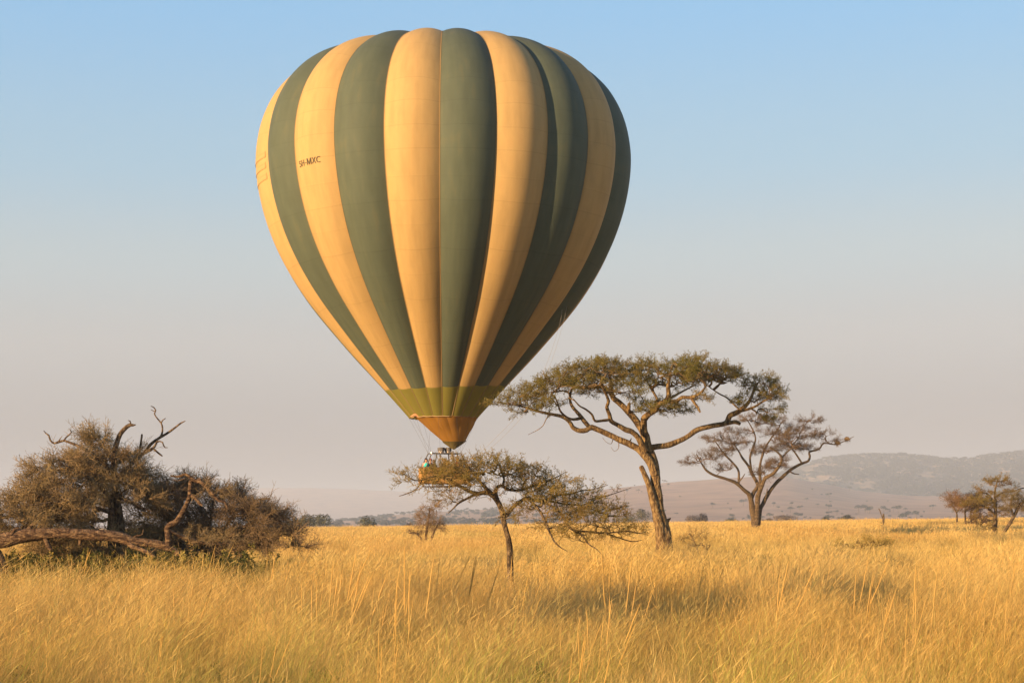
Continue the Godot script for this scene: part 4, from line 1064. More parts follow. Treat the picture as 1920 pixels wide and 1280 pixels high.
	make_tree("dead_acacia", "dead standing acacia at the left, a tangle of ochre twigs under bare antler limbs", "tree", {
		"d": 62.0, "x": 222, "y": 1050, "seed": 17, "bark": M.bark_dead, "step": 0.24, "wiggle": 0.04, "twig_r": 0.008, "twig_pow": 0.5, "twig_max": 0.07, "twig_mat": M.twig_dead,
		"limbs": [
			["trunk", [[226, 1095, 0, 13], [226, 1050, 0, 11], [225, 1000, 0, 9], [222, 965, 0, 8], [217, 936, 0, 7], [214, 905, 0, 6], [213, 880, 0, 5.4], [213, 858, 0, 5], [217, 837, 0, 4.6], [223, 817, 0, 4.4], [232, 805, 0, 3.8], [242, 797, 0, 3.4], [249, 797, 0, 2.2], [254, 796, 0, 0.8]], 0.4],
			["branch_stub", [[240, 799, 0, 2.2], [244, 793, 0, 1.5], [243, 789, 0, 1.2], [239, 788, 0, 0.6]], 1.1],
			["second_stem", [[208, 1060, 0.4, 8], [207, 1000, 0.4, 6.5], [208, 965, 0.4, 6], [206, 940, 0.5, 5], [190, 915, 0.8, 4], [165, 895, 1.2, 3], [140, 880, 1.6, 2], [110, 870, 2, 1.2]], 0.5],
			["limb", [[215, 890, 0, 4.6], [195, 868, 0.6, 3.8], [172, 850, 1, 3.0], [150, 838, 1.2, 2.4], [134, 831, 1.2, 2.2], [126, 828, 1.2, 2.0], [120, 826, 1.2, 1.9], [110, 828, 1.2, 2.4], [101, 831, 1.2, 1.9], [94, 826, 1.2, 1.7], [90.5, 816, 1.2, 1.5], [85, 812, 1.2, 1.1], [81, 807, 1.2, 0.5]], 0.15],
			["bare_twig", [[119, 826, 1.2, 1.6], [123, 820, 1.2, 1.4], [129, 815, 1.2, 1.3], [133, 810, 1.2, 1.1], [130, 804, 1.2, 0.6]], 1.1],
			["bare_twig", [[109, 827, 1.2, 1.1], [113, 821, 1.2, 0.7], [116, 817, 1.2, 0.4]], 1.1],
			["limb", [[214, 905, -0.2, 5], [236, 880, -0.5, 4.4], [255, 860, -0.8, 3.8], [270, 848, -1, 3.4], [282, 833, -1, 3.0], [296, 822, -1, 2.6], [311, 813, -1, 2.2], [327, 802, -1, 1.9], [338, 793.5, -1, 1.8], [347, 789, -1, 0.8]], 0.1],
			["bare_twig", [[300, 819, -1, 1.9], [303, 813, -1, 1.9], [304, 803, -1, 1.6], [301.5, 793, -1, 1.6], [294, 784, -1, 1.3], [289, 776, -1, 1.3], [291.5, 769, -1, 1.3], [288, 764, -1, 1.1], [282, 761, -1, 0.5]], 1.1],
			["bare_twig", [[301.5, 793, -1, 1.4], [304, 788, -1, 1.2], [310, 784, -1, 0.7]], 1.1],
			["bare_twig", [[291, 771, -1, 1.0], [286, 770, -1, 0.8], [282, 767.5, -1, 0.4]], 1.1],
			["bare_limb", [[258, 858, -0.7, 3.0], [268, 850, -0.6, 3.0], [278, 845, -0.5, 2.8], [286, 840, -0.5, 2.6], [291, 833, -0.6, 2.0], [294, 828, -0.7, 1.8], [299, 827, -0.7, 1.6], [304, 829, -0.7, 1.4], [306, 835, -0.7, 1.3], [309, 839, -0.7, 1.1], [314, 839, -0.7, 0.6]], 1.1],
			["branch_stub", [[286, 840, -0.5, 1.8], [294, 847, -0.5, 1.8], [300, 852, -0.5, 1.7], [304, 855, -0.5, 1.0]], 1.1],
			["branch_stub", [[260, 860, -0.6, 2.2], [261, 848, -0.6, 2.0], [262.5, 834, -0.6, 2.0], [265, 820, -0.6, 2.2], [265.5, 814, -0.6, 1.8]], 1.1],
			["limb", [[216, 925, 0.2, 4], [232, 935, 0.6, 3.6], [250, 944, 0.9, 3.2], [268, 953, 1.2, 2.2], [284, 958, 1.4, 1.2]], 0.2],
			["limb", [[206, 960, 0.6, 4], [180, 952, 1.4, 3.2], [140, 944, 2, 2.6], [100, 942, 2.6, 2], [60, 946, 3, 1.4], [20, 952, 3.2, 0.8]], 0.15],
			["limb", [[213, 870, -0.1, 3.8], [200, 848, -0.6, 3], [190, 830, -1, 2], [184, 815, -1.2, 1]], 0.2],
			["limb", [[216, 900, -0.3, 4], [190, 885, -1.4, 3], [150, 878, -2.2, 2.2], [110, 880, -2.8, 1.4]], 0.2],
			["limb", [[216, 930, -0.3, 4], [160, 930, -1.4, 3], [100, 925, -2.4, 2.2], [50, 935, -3, 1.2]], 0.2],
		],
		"pads": [[181, 830, 20, 13, 0, 1.0, 40], [222, 858, 28, 14, -0.3, 1.2, 44], [146, 864, 36, 13, 0.8, 1.4, 56], [98, 884, 36, 13, 1.2, 1.5, 48], [258, 888, 22, 18, -0.6, 1.3, 40], [190, 874, 36, 20, 0, 1.6, 70], [122, 904, 50, 20, 1, 1.8, 84], [206, 904, 38, 20, -0.6, 1.8, 60], [70, 932, 42, 18, 1.4, 1.7, 60], [22, 960, 44, 16, 2, 1.7, 64], [140, 946, 56, 18, 1.4, 1.8, 80], [252, 915, 30, 20, -0.4, 1.8, 66], [80, 970, 60, 16, 2, 1.8, 80], [160, 975, 46, 12, 1.4, 1.4, 44], [-40, 965, 50, 20, 2, 1.8, 60], [60, 1000, 64, 18, 1.4, 1.6, 70], [150, 1008, 60, 18, 0.8, 1.5, 70], [238, 1000, 44, 20, -0.4, 1.4, 56], [182, 940, 40, 20, -1, 1.8, 60], [275, 950, 26, 20, 0, 1.4, 40], [150, 1032, 90, 12, 0.6, 1.2, 90], [250, 1030, 60, 12, 0.4, 1.0, 60]],
		"foliage": [["dead_twigs", tangle, dead_look], ["spiky_twigs", spikes, spiky]]})

	# fallen tree whose long trunk lies along the grass at the left edge
	make_tree("fallen_tree", "fallen dead tree whose long brown trunk lies above the grass at the left edge", "fallen tree", {
		"d": 58.0, "x": 100, "y": 1060, "seed": 19, "thick": 1.25, "bark": M.bark_log, "step": 0.24, "wiggle": 0.04, "twig_r": 0.008, "twig_pow": 0.5, "twig_max": 0.06, "twig_mat": M.twig_dead,
		"limbs": [
			["trunk", [[-150, 1040, 0, 17], [-70, 1026, 0, 14], [0, 1013, 0, 12.5], [23, 1009, 0, 11], [55, 1003, 0, 9.5], [94, 1000, 0, 8.2], [141, 1000, 0, 8], [188, 1003, 0, 8], [227, 1008, 0, 8], [250, 1016, 0, 7.2], [280, 1018, 0, 5.8], [297, 1020, 0, 5.5], [314, 1026, 0, 5.5], [328, 1033, 0, 3.6], [338, 1042, 0, 1.6]], 1.1],
			["root", [[-30, 1018, 0, 10], [-12, 1035, 0.1, 8], [2, 1055, 0.2, 7], [7, 1078, 0.2, 7], [8, 1110, 0.2, 8]], 1.1],
			["branch_stub", [[45, 1003, 0, 4], [54, 992, -0.2, 3.6], [62, 984, -0.3, 2.6], [68, 980, -0.3, 1.4]], 1.1],
			["branch_stub", [[20, 1004, 0.2, 3], [26, 993, 0.2, 2.2], [34, 990, 0.2, 1.2]], 1.1],
			["branch_stub", [[82, 1004, 0, 4], [86, 1014, 0, 4], [90, 1024, 0, 4], [95, 1030, 0, 2.4]], 1.1],
			["branch_stub", [[150, 1004, -0.1, 3.4], [150, 1014, -0.1, 3.2], [149, 1022, -0.1, 2.2]], 1.1],
			["upright_limb", [[314, 1026, 0, 5.4], [316, 1010, 0, 4.8], [314, 990, 0, 4.6], [320, 983, 0, 4.4], [330, 978, 0, 4.2], [340, 963, 0, 3.8], [350, 943, 0, 3.6], [355, 929, 0, 3.4], [356, 912, 0, 3.2], [358, 902, 0, 3.4]], 1.1],
			["crooked_top", [[376, 899, 0, 3.4], [371, 902, 0, 3.6], [364, 900, 0, 3.4], [354, 893, 0, 2.8], [347, 889, 0, 2.4], [337, 893, 0, 2.0], [326, 893, 0, 1.4], [318, 891, 0, 0.6]], 1.1],
			["limb", [[372, 901, 0, 3], [380, 907, 0.1, 2.6], [391, 918, 0.1, 2.3], [400, 929, 0.2, 2.2], [411, 939, 0.2, 2.2], [421, 941, 0.2, 1.8], [426, 953, 0.2, 1.0]], 0.3],
			["limb", [[356, 928, 0, 2.6], [366, 934, 0.1, 2.6], [374, 944, 0.2, 2.4], [379, 948, 0.2, 1.2]], 1.1],
			["bare_twig", [[346, 897, 0.1, 1.2], [334, 901, 0.2, 0.9], [322, 899, 0.2, 0.6]], 1.1],
			["limb", [[318, 995, 0, 3], [337, 1004, -0.2, 3], [357, 1011, -0.4, 2.8], [383, 1018, -0.6, 2.2], [410, 1020, -0.8, 1.4], [440, 1016, -0.9, 0.7]], 0.2],
			["limb", [[240, 1018, 0.1, 3.6], [248, 1025, 0.2, 3.6], [260, 1029, 0.3, 3.2], [278, 1036, 0.4, 2.8], [290, 1044, 0.4, 1.8], [291, 1050, 0.4, 0.8]], 1.1],
			["bare_twig", [[278, 1036, 0.4, 1.8], [287, 1033, 0.4, 1.2], [293, 1028, 0.4, 0.6]], 1.1],
			["bare_twig", [[245, 1012, 0, 2], [256, 1004, 0, 1.4], [266, 1002, 0, 1.1], [268, 992, 0, 0.6]], 1.1],
		],
		"pads": [[400, 925, 24, 14, 0, 0.8, 14], [370, 1010, 40, 12, -0.4, 0.9, 34], [420, 1010, 34, 10, -0.6, 0.8, 20]],
		"foliage": [["dead_twigs", tangle, dead_look.merged({"size": 0.5, "tip": 2}, true)]]})

	# broad thorn thicket behind the fallen trunk, grey-brown, trailing to the right
	make_tree("thorn_thicket", "broad grey-brown leafless thorn thicket trailing right, behind the fallen trunk", "bush", {
		"d": 64.0, "x": 400, "y": 1040, "seed": 23, "bark": M.bark_dead, "step": 0.24, "wiggle": 0.045, "twig_r": 0.0075, "twig_pow": 0.5, "twig_max": 0.06, "twig_mat": M.twig_dead,
		"limbs": [
			["stem", [[372, 1090, 0, 4.4], [368, 1040, 0, 3.6], [362, 1000, 0, 3], [352, 965, 0, 2.4], [338, 940, 0, 2], [318, 920, 0, 2], [300, 905, 0, 1]], 0.25],
			["stem", [[384, 1090, -0.2, 4], [385, 1035, -0.2, 3.2], [392, 990, -0.3, 2.6], [398, 955, -0.4, 2], [402, 930, -0.5, 1.5], [410, 908, -0.6, 1]], 0.25],
			["stem", [[396, 1090, 0.2, 4], [404, 1030, 0.2, 3.2], [424, 985, 0.3, 2.6], [450, 955, 0.4, 2], [478, 938, 0.5, 1.4], [505, 934, 0.6, 1]], 0.25],
			["stem", [[404, 1090, 0.4, 3.6], [420, 1030, 0.5, 2.8], [455, 990, 0.8, 2.2], [495, 972, 1, 1.6], [530, 980, 1.1, 1.4], [558, 1005, 1.2, 0.8]], 0.3],
			["stem", [[360, 1090, 0.4, 5], [350, 1040, 0.5, 4], [330, 1000, 0.6, 3], [310, 970, 0.8, 2], [292, 950, 0.9, 1]], 0.3],
		],
		"pads": [[300, 932, 32, 20, 0, 1.7, 56], [338, 924, 34, 18, 0.2, 1.8, 66], [306, 964, 38, 18, 0.6, 1.5, 46], [378, 918, 38, 14, -0.4, 1.7, 66], [425, 936, 38, 13, -0.4, 1.6, 54], [468, 956, 36, 13, 0.3, 1.4, 46], [504, 970, 28, 12, 0.5, 1.2, 34], [455, 968, 46, 16, 0.4, 1.5, 56], [505, 986, 36, 12, 0.8, 1.1, 36], [542, 1000, 20, 12, 1.1, 0.7, 16], [552, 1024, 20, 10, 1.2, 0.6, 8], [390, 968, 34, 16, -0.6, 1.0, 26], [350, 990, 40, 18, 0.2, 1.4, 50], [430, 1005, 46, 12, 0.4, 1.2, 50], [300, 1012, 44, 16, 0.6, 1.2, 50], [360, 1024, 48, 14, 0.4, 1.2, 60], [430, 1028, 50, 12, 0.6, 1.0, 50], [500, 1012, 36, 12, 1, 0.9, 36]],
		"foliage": [["dead_twigs", tangle, dead_look.merged({"tint_a": Color(0.18, 0.125, 0.075), "tint_b": Color(0.25, 0.175, 0.095), "up": 0.15}, true)], ["spiky_twigs", spikes, spiky]]})

	# green weeds under the dead trees
	var rng := RandomNumberGenerator.new()
	rng.seed = 77
	var gp := [[], [], []]
	var gt := [PackedColorArray(), PackedColorArray(), PackedColorArray()]
	var rough_p := []
	var rough_t := PackedColorArray()
	for i in 2800:
		var x := rng.randf_range(-120, 540)
		var d := rng.randf_range(57.0, 63.0)
		var edge := smoothstep(540.0, 380.0, x)
		if rng.randf() > edge * (0.55 + 0.6 * patch_noise.get_noise_1d(x * 1.3)):
			continue
		var p := at(x, 1050, d)
		p.y = ground(p.x, p.z) + rng.randf_range(0.2, 1.1 + 0.5 * patch_noise.get_noise_2d(x * 2.0, d * 8.0))
		var v := Vector3(rng.randfn() * 0.5, 1.0, rng.randfn() * 0.5).normalized()
		var s := v.cross(Vector3(rng.randfn(), rng.randfn(), rng.randfn())).normalized()
		var k := rng.randi() % 3
		gp[k].append(Transform3D(Basis(s, v, s.cross(v)).scaled(Vector3.ONE * rng.randf_range(0.45, 0.9)), p))
		var b := rng.randf_range(0.7, 1.3)
		gt[k].append(Color(0.12 * b, 0.125 * b, 0.035 * b).lerp(Color(0.4 * b, 0.29 * b, 0.08 * b), pow(rng.randf(), 1.5)))
	for i in 2600:
		var x := rng.randf_range(-160, 600)
		var d := rng.randf_range(54.5, 64.0)
		if rng.randf() > smoothstep(600.0, 420.0, x) * (0.75 + 0.6 * patch_noise.get_noise_1d(x * 1.7 + 40.0)):
			continue
		var p := at(x, 1050, d)
		p.y = ground(p.x, p.z)
		var b := rng.randf_range(0.7, 1.3)
		rough_p.append(Transform3D(Basis(Vector3.UP, rng.randf() * TAU).scaled(Vector3.ONE * rng.randf_range(0.9, 1.5)), p))
		rough_t.append(Color(0.11 * b, 0.115 * b, 0.03 * b).lerp(Color(0.42 * b, 0.31 * b, 0.075 * b), pow(rng.randf(), 1.3)))
	var rough := scatter("rough_grass", tuft(990, 44, 0.3, 0.35, 0.95, 0.008, 0.1, 0.15, 3), rough_p, rough_t, self)
	tag(rough, "rough green and yellow grass in the shade under the dead trees at the left", "", "", "stuff")
	for k in 3:
		var o := scatter(numbered("green_weeds"), green[k], gp[k], gt[k], self)
		tag(o, "low green weeds growing in the shade under the dead trees at the left", "", "", "stuff")
	low_bushes()
	far_group()
	make_tree("shade_acacia", "flat-topped acacia standing nearest, beyond the left edge of the picture", "tree", {
		"d": 15.0, "x": -2444, "y": 1480, "seed": 71, "bark": M.bark_gold, "step": 0.3, "wiggle": 0.04, "twig_r": 0.01, "twig_pow": 0.5, "twig_max": 0.1, "twig_mat": M.twig_gold,
		"limbs": [["trunk", [[-2444, 1538, 0, 32], [-2438, 1260, 0, 26], [-2450, 1006, 0, 24], [-2431, 778, 0, 22], [-2444, 601, 0, 17], [-2457, 449, 0, 9]], 0.7], ["limb", [[-2434, 791, 0, 18], [-2545, 652, 0.4, 15], [-2697, 525, 0.8, 10], [-2824, 449, 1, 5]], 0.4], ["limb", [[-2434, 753, 0, 18], [-2330, 626, -0.4, 15], [-2191, 512, -0.8, 10], [-2077, 449, -1, 5]], 0.4]],
		"pads": [[-2457, 398, 304, 101, 0, 2.4, 420], [-2735, 449, 202, 76, 0.6, 2.0, 260], [-2165, 449, 202, 76, -0.6, 2.0, 260]],
		"foliage": [["foliage", kits.green, {"most": 3, "tip": 6, "along": 2, "chance": 1.0, "follow": 0.9, "spread": 0.75, "flat": 0.5, "up": 0.35, "out": 0.35, "size": 0.85, "patch": 9.0, "tint_a": Color(0.36, 0.225, 0.07), "tint_b": Color(0.35, 0.29, 0.06)}]]})

var kits := {}

func low_bushes() -> void:
	var look := {"most": 3, "tip": 4, "along": 1, "chance": 0.8, "follow": 1.0, "spread": 0.7, "flat": 0.8, "up": 0.1, "out": 0.2, "size": 0.6, "patch": 14.0, "tint_a": Color(0.22, 0.14, 0.08), "tint_b": Color(0.26, 0.18, 0.09)}
	var bare := {"bark": M.bark_dead, "step": 0.3, "wiggle": 0.05, "twig_r": 0.012, "twig_pow": 0.45, "twig_max": 0.06, "twig_mat": M.twig_dead}
	make_tree("dry_shrub", "small dry leaning shrub on the far grass, under the balloon basket", "bush", bare.merged({
		"d": 150.0, "x": 800, "y": 1005, "seed": 31,
		"limbs": [["stem", [[800, 1024, 0, 3], [799, 1004, 0, 2.4], [801, 985, 0, 2], [804, 965, 0, 1.4], [806, 950, 0, 0.7]], 0.3], ["stem", [[806, 1024, 0, 2.4], [812, 1000, 0.2, 2], [820, 985, 0.3, 1.2], [826, 976, 0.4, 0.6]], 0.3], ["stem", [[796, 1024, 0, 2.4], [786, 1004, 0.2, 1.8], [776, 998, 0.3, 1.2], [766, 1000, 0.4, 0.6]], 0.3]],
		"pads": [[806, 954, 18, 6, 0, 0.9, 26], [802, 970, 20, 10, 0, 1.0, 24], [818, 985, 14, 12, 0.2, 0.9, 44], [798, 988, 22, 10, 0, 1.0, 26], [780, 998, 16, 8, 0.3, 0.8, 24]],
		"foliage": [["dead_twigs", kits.tangle, look.merged({"size": 0.8}, true)]]}))
	make_tree("dry_shrub", "low grey dry shrub in the grass just right of the umbrella acacia trunk", "bush", bare.merged({
		"d": 80.0, "x": 1310, "y": 1030, "seed": 37,
		"limbs": [["stem", [[1312, 1075, 0, 2], [1310, 1040, 0, 1.6], [1302, 1015, 0, 1], [1294, 1000, 0, 0.5]], 0.3], ["stem", [[1314, 1075, 0, 2], [1322, 1040, 0.1, 1.4], [1332, 1022, 0.2, 0.6]], 0.3]],
		"pads": [[1300, 1006, 20, 8, 0, 0.6, 24], [1316, 1020, 26, 10, 0, 0.8, 30]],
		"foliage": [["dead_twigs", kits.tangle, look.merged({"size": 0.5, "tip": 3, "chance": 0.8, "tint_a": Color(0.36, 0.25, 0.09)}, true)]]}))
	make_tree("dry_shrub", "olive grassy shrub, a dark hump in the grass right of the brown acacia", "bush", bare.merged({
		"d": 90.0, "x": 1620, "y": 1030, "seed": 41,
		"limbs": [["stem", [[1620, 1060, 0, 2], [1618, 1030, 0, 1.6], [1608, 1012, 0, 0.7]], 0.2], ["stem", [[1624, 1060, 0, 2], [1632, 1030, 0, 1.4], [1642, 1014, 0, 0.6]], 0.2]],
		"pads": [[1598, 1024, 34, 8, 0, 1.0, 50], [1630, 1020, 36, 9, 0, 1.0, 60]],
		"foliage": [["leaves", kits.thorny, look.merged({"size": 0.55, "tip": 4, "tint_a": Color(0.4, 0.3, 0.085), "tint_b": Color(0.32, 0.26, 0.075)}, true)]]}))
	make_tree("rust_shrub", "low rust-brown shrub with dark leaves in the near grass, bottom right", "bush", bare.merged({
		"d": 26.0, "x": 1815, "y": 1190, "seed": 43, "twig_r": 0.004,
		"limbs": [["stem", [[1815, 1276, 0, 3], [1812, 1220, 0, 2.4], [1800, 1190, 0, 1]], 0.2], ["stem", [[1820, 1276, 0, 3], [1830, 1220, 0.1, 2.2], [1846, 1196, 0.1, 1]], 0.2]],
		"pads": [[1812, 1192, 46, 16, 0, 0.4, 70], [1850, 1205, 40, 14, 0, 0.4, 50], [1780, 1206, 30, 12, 0, 0.3, 30]],
		"foliage": [["leaves", kits.thorny, look.merged({"size": 0.22, "tip": 3, "tint_a": Color(0.2, 0.115, 0.035), "tint_b": Color(0.15, 0.13, 0.035)}, true)]]}))
	for e in [[398, 1258, 19.5, "small green leafy herb in the near grass, bottom left of centre"], [608, 1250, 19.5, "small green leafy herb in the near grass below the small acacia"], [38, 1262, 19.5, "small green leafy herb in the bottom left corner of the grass"], [1010, 1246, 19.0, "fresh green herb clump at the bottom of the picture, right of centre"]]:
		var p := at(e[0], e[1], e[2])
		p.y = ground(p.x, p.z)
		var hb := thing("green_herb", p, e[3], "plant")
		var rng := RandomNumberGenerator.new()
		rng.seed = int(e[0])
		for i in 7:
			var st := Geo.new()
			var top := Vector3(rng.randfn() * 0.12, rng.randf_range(0.5, 0.72), rng.randfn() * 0.12)
			line(st, [Vector3(rng.randfn() * 0.03, 0, rng.randfn() * 0.03), top * 0.5 + Vector3(0.01, 0, 0), top], 0.004, 4)
			part("stem", st.mesh(M.twig_olive), hb)
			var lv := MeshInstance3D.new()
			lv.mesh = kits.green[i % 3]
			var c := rng.randf_range(0.8, 1.2)
			lv.material_override = M.herb_leaf
			lv.name = "leaf_sprig"
			lv.set_meta("kind", "stuff")
			hb.add_child(lv, true)
			lv.position = top * 0.75
			lv.scale = Vector3.ONE * 0.3 * c
			lv.rotation.y = rng.randf() * TAU

func far_group() -> void:
	# trees at the right edge
	var look := {"most": 3, "tip": 4, "along": 1, "chance": 0.8, "follow": 0.9, "spread": 0.7, "flat": 0.4, "up": 0.1, "out": 0.5, "size": 0.6, "patch": 8.0, "tint_a": Color(0.24, 0.15, 0.058), "tint_b": Color(0.26, 0.19, 0.06)}
	var base := {"bark": M.bark_brown, "step": 0.36, "wiggle": 0.06, "twig_r": 0.013, "twig_pow": 0.48, "twig_max": 0.07, "twig_mat": M.twig_gold}
	make_tree("layered_acacia", "leaning acacia with layered golden-green crown near the right edge", "tree", base.merged({
		"d": 135.0, "x": 1865, "y": 1010, "seed": 51,
		"limbs": [
			["trunk", [[1862, 1030, 0, 9], [1864, 1004, 0, 6.5], [1866, 985, 0, 4.5], [1867, 968, 0, 3.4], [1868, 950, 0, 2.6], [1866, 930, 0, 2], [1868, 912, 0, 1.4], [1872, 900, 0, 0.7]], 0.3],
			["limb", [[1867, 966, 0, 2.4], [1852, 952, 0.6, 1.8], [1836, 946, 1.2, 1.2], [1822, 942, 1.6, 0.6]], 0.2],
			["limb", [[1868, 945, 0, 2], [1855, 928, -0.6, 1.4], [1842, 922, -1, 0.7]], 0.2],
			["limb", [[1866, 932, 0, 1.6], [1884, 922, -0.4, 1.4], [1898, 922, -0.8, 1.2], [1914, 916, -1, 1.0], [1935, 912, -1.2, 0.7]], 0.3],
		],
		"pads": [[1868, 901, 20, 5, 0, 1.4, 60], [1876, 908, 16, 5, 0, 1.0, 30], [1846, 922, 18, 5, -0.8, 1.2, 40], [1832, 942, 26, 9, 1, 1.6, 70], [1852, 948, 24, 10, 0.4, 1.6, 66], [1868, 936, 16, 8, 0, 1.2, 34], [1900, 918, 20, 4, -0.8, 0.8, 12], [1876, 962, 16, 8, 0, 1.0, 26], [1846, 966, 20, 7, 0.6, 1.0, 24], [1850, 990, 16, 8, 0.6, 0.7, 20]],
		"foliage": [["foliage", kits.feather, look.merged({"tint_b": Color(0.26, 0.205, 0.05)}, true)]]}))
	make_tree("leaning_acacia", "acacia on a thin slanting trunk at the very right edge", "tree", base.merged({
		"d": 130.0, "x": 1880, "y": 1010, "seed": 53,
		"limbs": [
			["trunk", [[1872, 1030, 0, 5], [1880, 1004, 0, 3], [1892, 985, 0, 2.8], [1902, 968, 0, 3.2], [1910, 952, 0, 2.6], [1920, 940, 0, 2], [1934, 930, 0, 1.2]], 0.4],
			["limb", [[1902, 968, 0, 2.4], [1896, 950, 0.5, 1.8], [1898, 935, 0.8, 1.2], [1904, 924, 1, 0.6]], 0.2],
		],
		"pads": [[1900, 932, 14, 14, 0.6, 1.2, 50], [1912, 948, 20, 14, 0, 1.6, 80], [1928, 944, 20, 16, -0.4, 1.6, 70], [1892, 952, 10, 10, 0.5, 0.9, 24]],
		"foliage": [["foliage", kits.wisps, look.merged({"tint_a": Color(0.18, 0.13, 0.06), "tint_b": Color(0.2, 0.16, 0.07), "tip": 5}, true)]]}))
	var n := 0
	for e in [[1795, 979, 1792, 934, 20, 9, "left"], [1811, 980, 1815, 942, 20, 12, "middle"], [1822, 979, 1828, 936, 20, 10, "right"]]:
		make_tree("slender_acacia", "slender brown acacia, %s one of the three thin trunks beside the layered acacia" % ["leftmost", "middle", "rightmost"][n], "tree", base.merged({
			"d": 205.0 + n * 5.0, "x": e[0], "y": e[1], "seed": 55 + n, "bark": M.bark_brown,
			"limbs": [["trunk", [[e[0], 990, 0, 2.2], [e[0], 975, 0, 1.7], [e[0] - 1, 960, 0, 1.4], [e[2] - 4, 950, 0, 1.0], [e[2] - 8, 938, 0, 0.5]], 0.35], ["limb", [[e[0] - 1, 962, 0, 1.1], [e[0] + 6, 950, 0, 0.9], [e[2] + 8, 940, 0, 0.5]], 0.2]],
			"pads": [[e[2], e[3], e[4], 6, 0, 2.4, 60], [e[2] + 4, e[3] + 12, 14, e[5], 0, 1.8, 44]],
			"foliage": [["foliage", kits.wisps, look.merged({"size": 1.0, "tint_a": Color(0.23, 0.13, 0.065), "tint_b": Color(0.26, 0.17, 0.075), "tip": 3}, true)]]}), "slender acacias beside the layered acacia")
		n += 1
	make_tree("dark_shrub", "round dark shrub low in the grass between the slender and layered acacias", "bush", base.merged({
		"d": 180.0, "x": 1834, "y": 984, "seed": 61,
		"limbs": [["stem", [[1834, 998, 0, 1.6], [1833, 984, 0, 1.2], [1830, 974, 0, 0.6]], 0.1], ["stem", [[1836, 998, 0, 1.6], [1840, 984, 0, 1.2], [1848, 976, 0, 0.6]], 0.1]],
		"pads": [[1833, 976, 14, 8, 0, 1.0, 50], [1852, 979, 16, 5, 0, 1.0, 24]],
		"foliage": [["leaves", kits.wisps, look.merged({"size": 0.8, "tint_a": Color(0.1, 0.055, 0.04), "tint_b": Color(0.13, 0.08, 0.05)}, true)]]}))
	make_tree("dead_stump", "thin dead forked stump standing alone in the far grass on the right", "stump", base.merged({
		"d": 200.0, "x": 1656, "y": 985, "seed": 67, "bark": M.bark_dead,
		"limbs": [["trunk", [[1657, 1000, 0, 2.4], [1657, 982, 0, 1.7], [1657, 972, 0, 1.9], [1657, 963, 0, 1.6]], 1.1], ["branch_stub", [[1656.5, 974, 0, 1.0], [1653, 965, 0, 0.8], [1650, 956, 0, 0.9], [1648, 953, 0, 0.6]], 1.1], ["branch_stub", [[1656, 982, 0.1, 0.8], [1652, 979, 0.1, 0.5]], 1.1]],
		"pads": [], "foliage": []}))

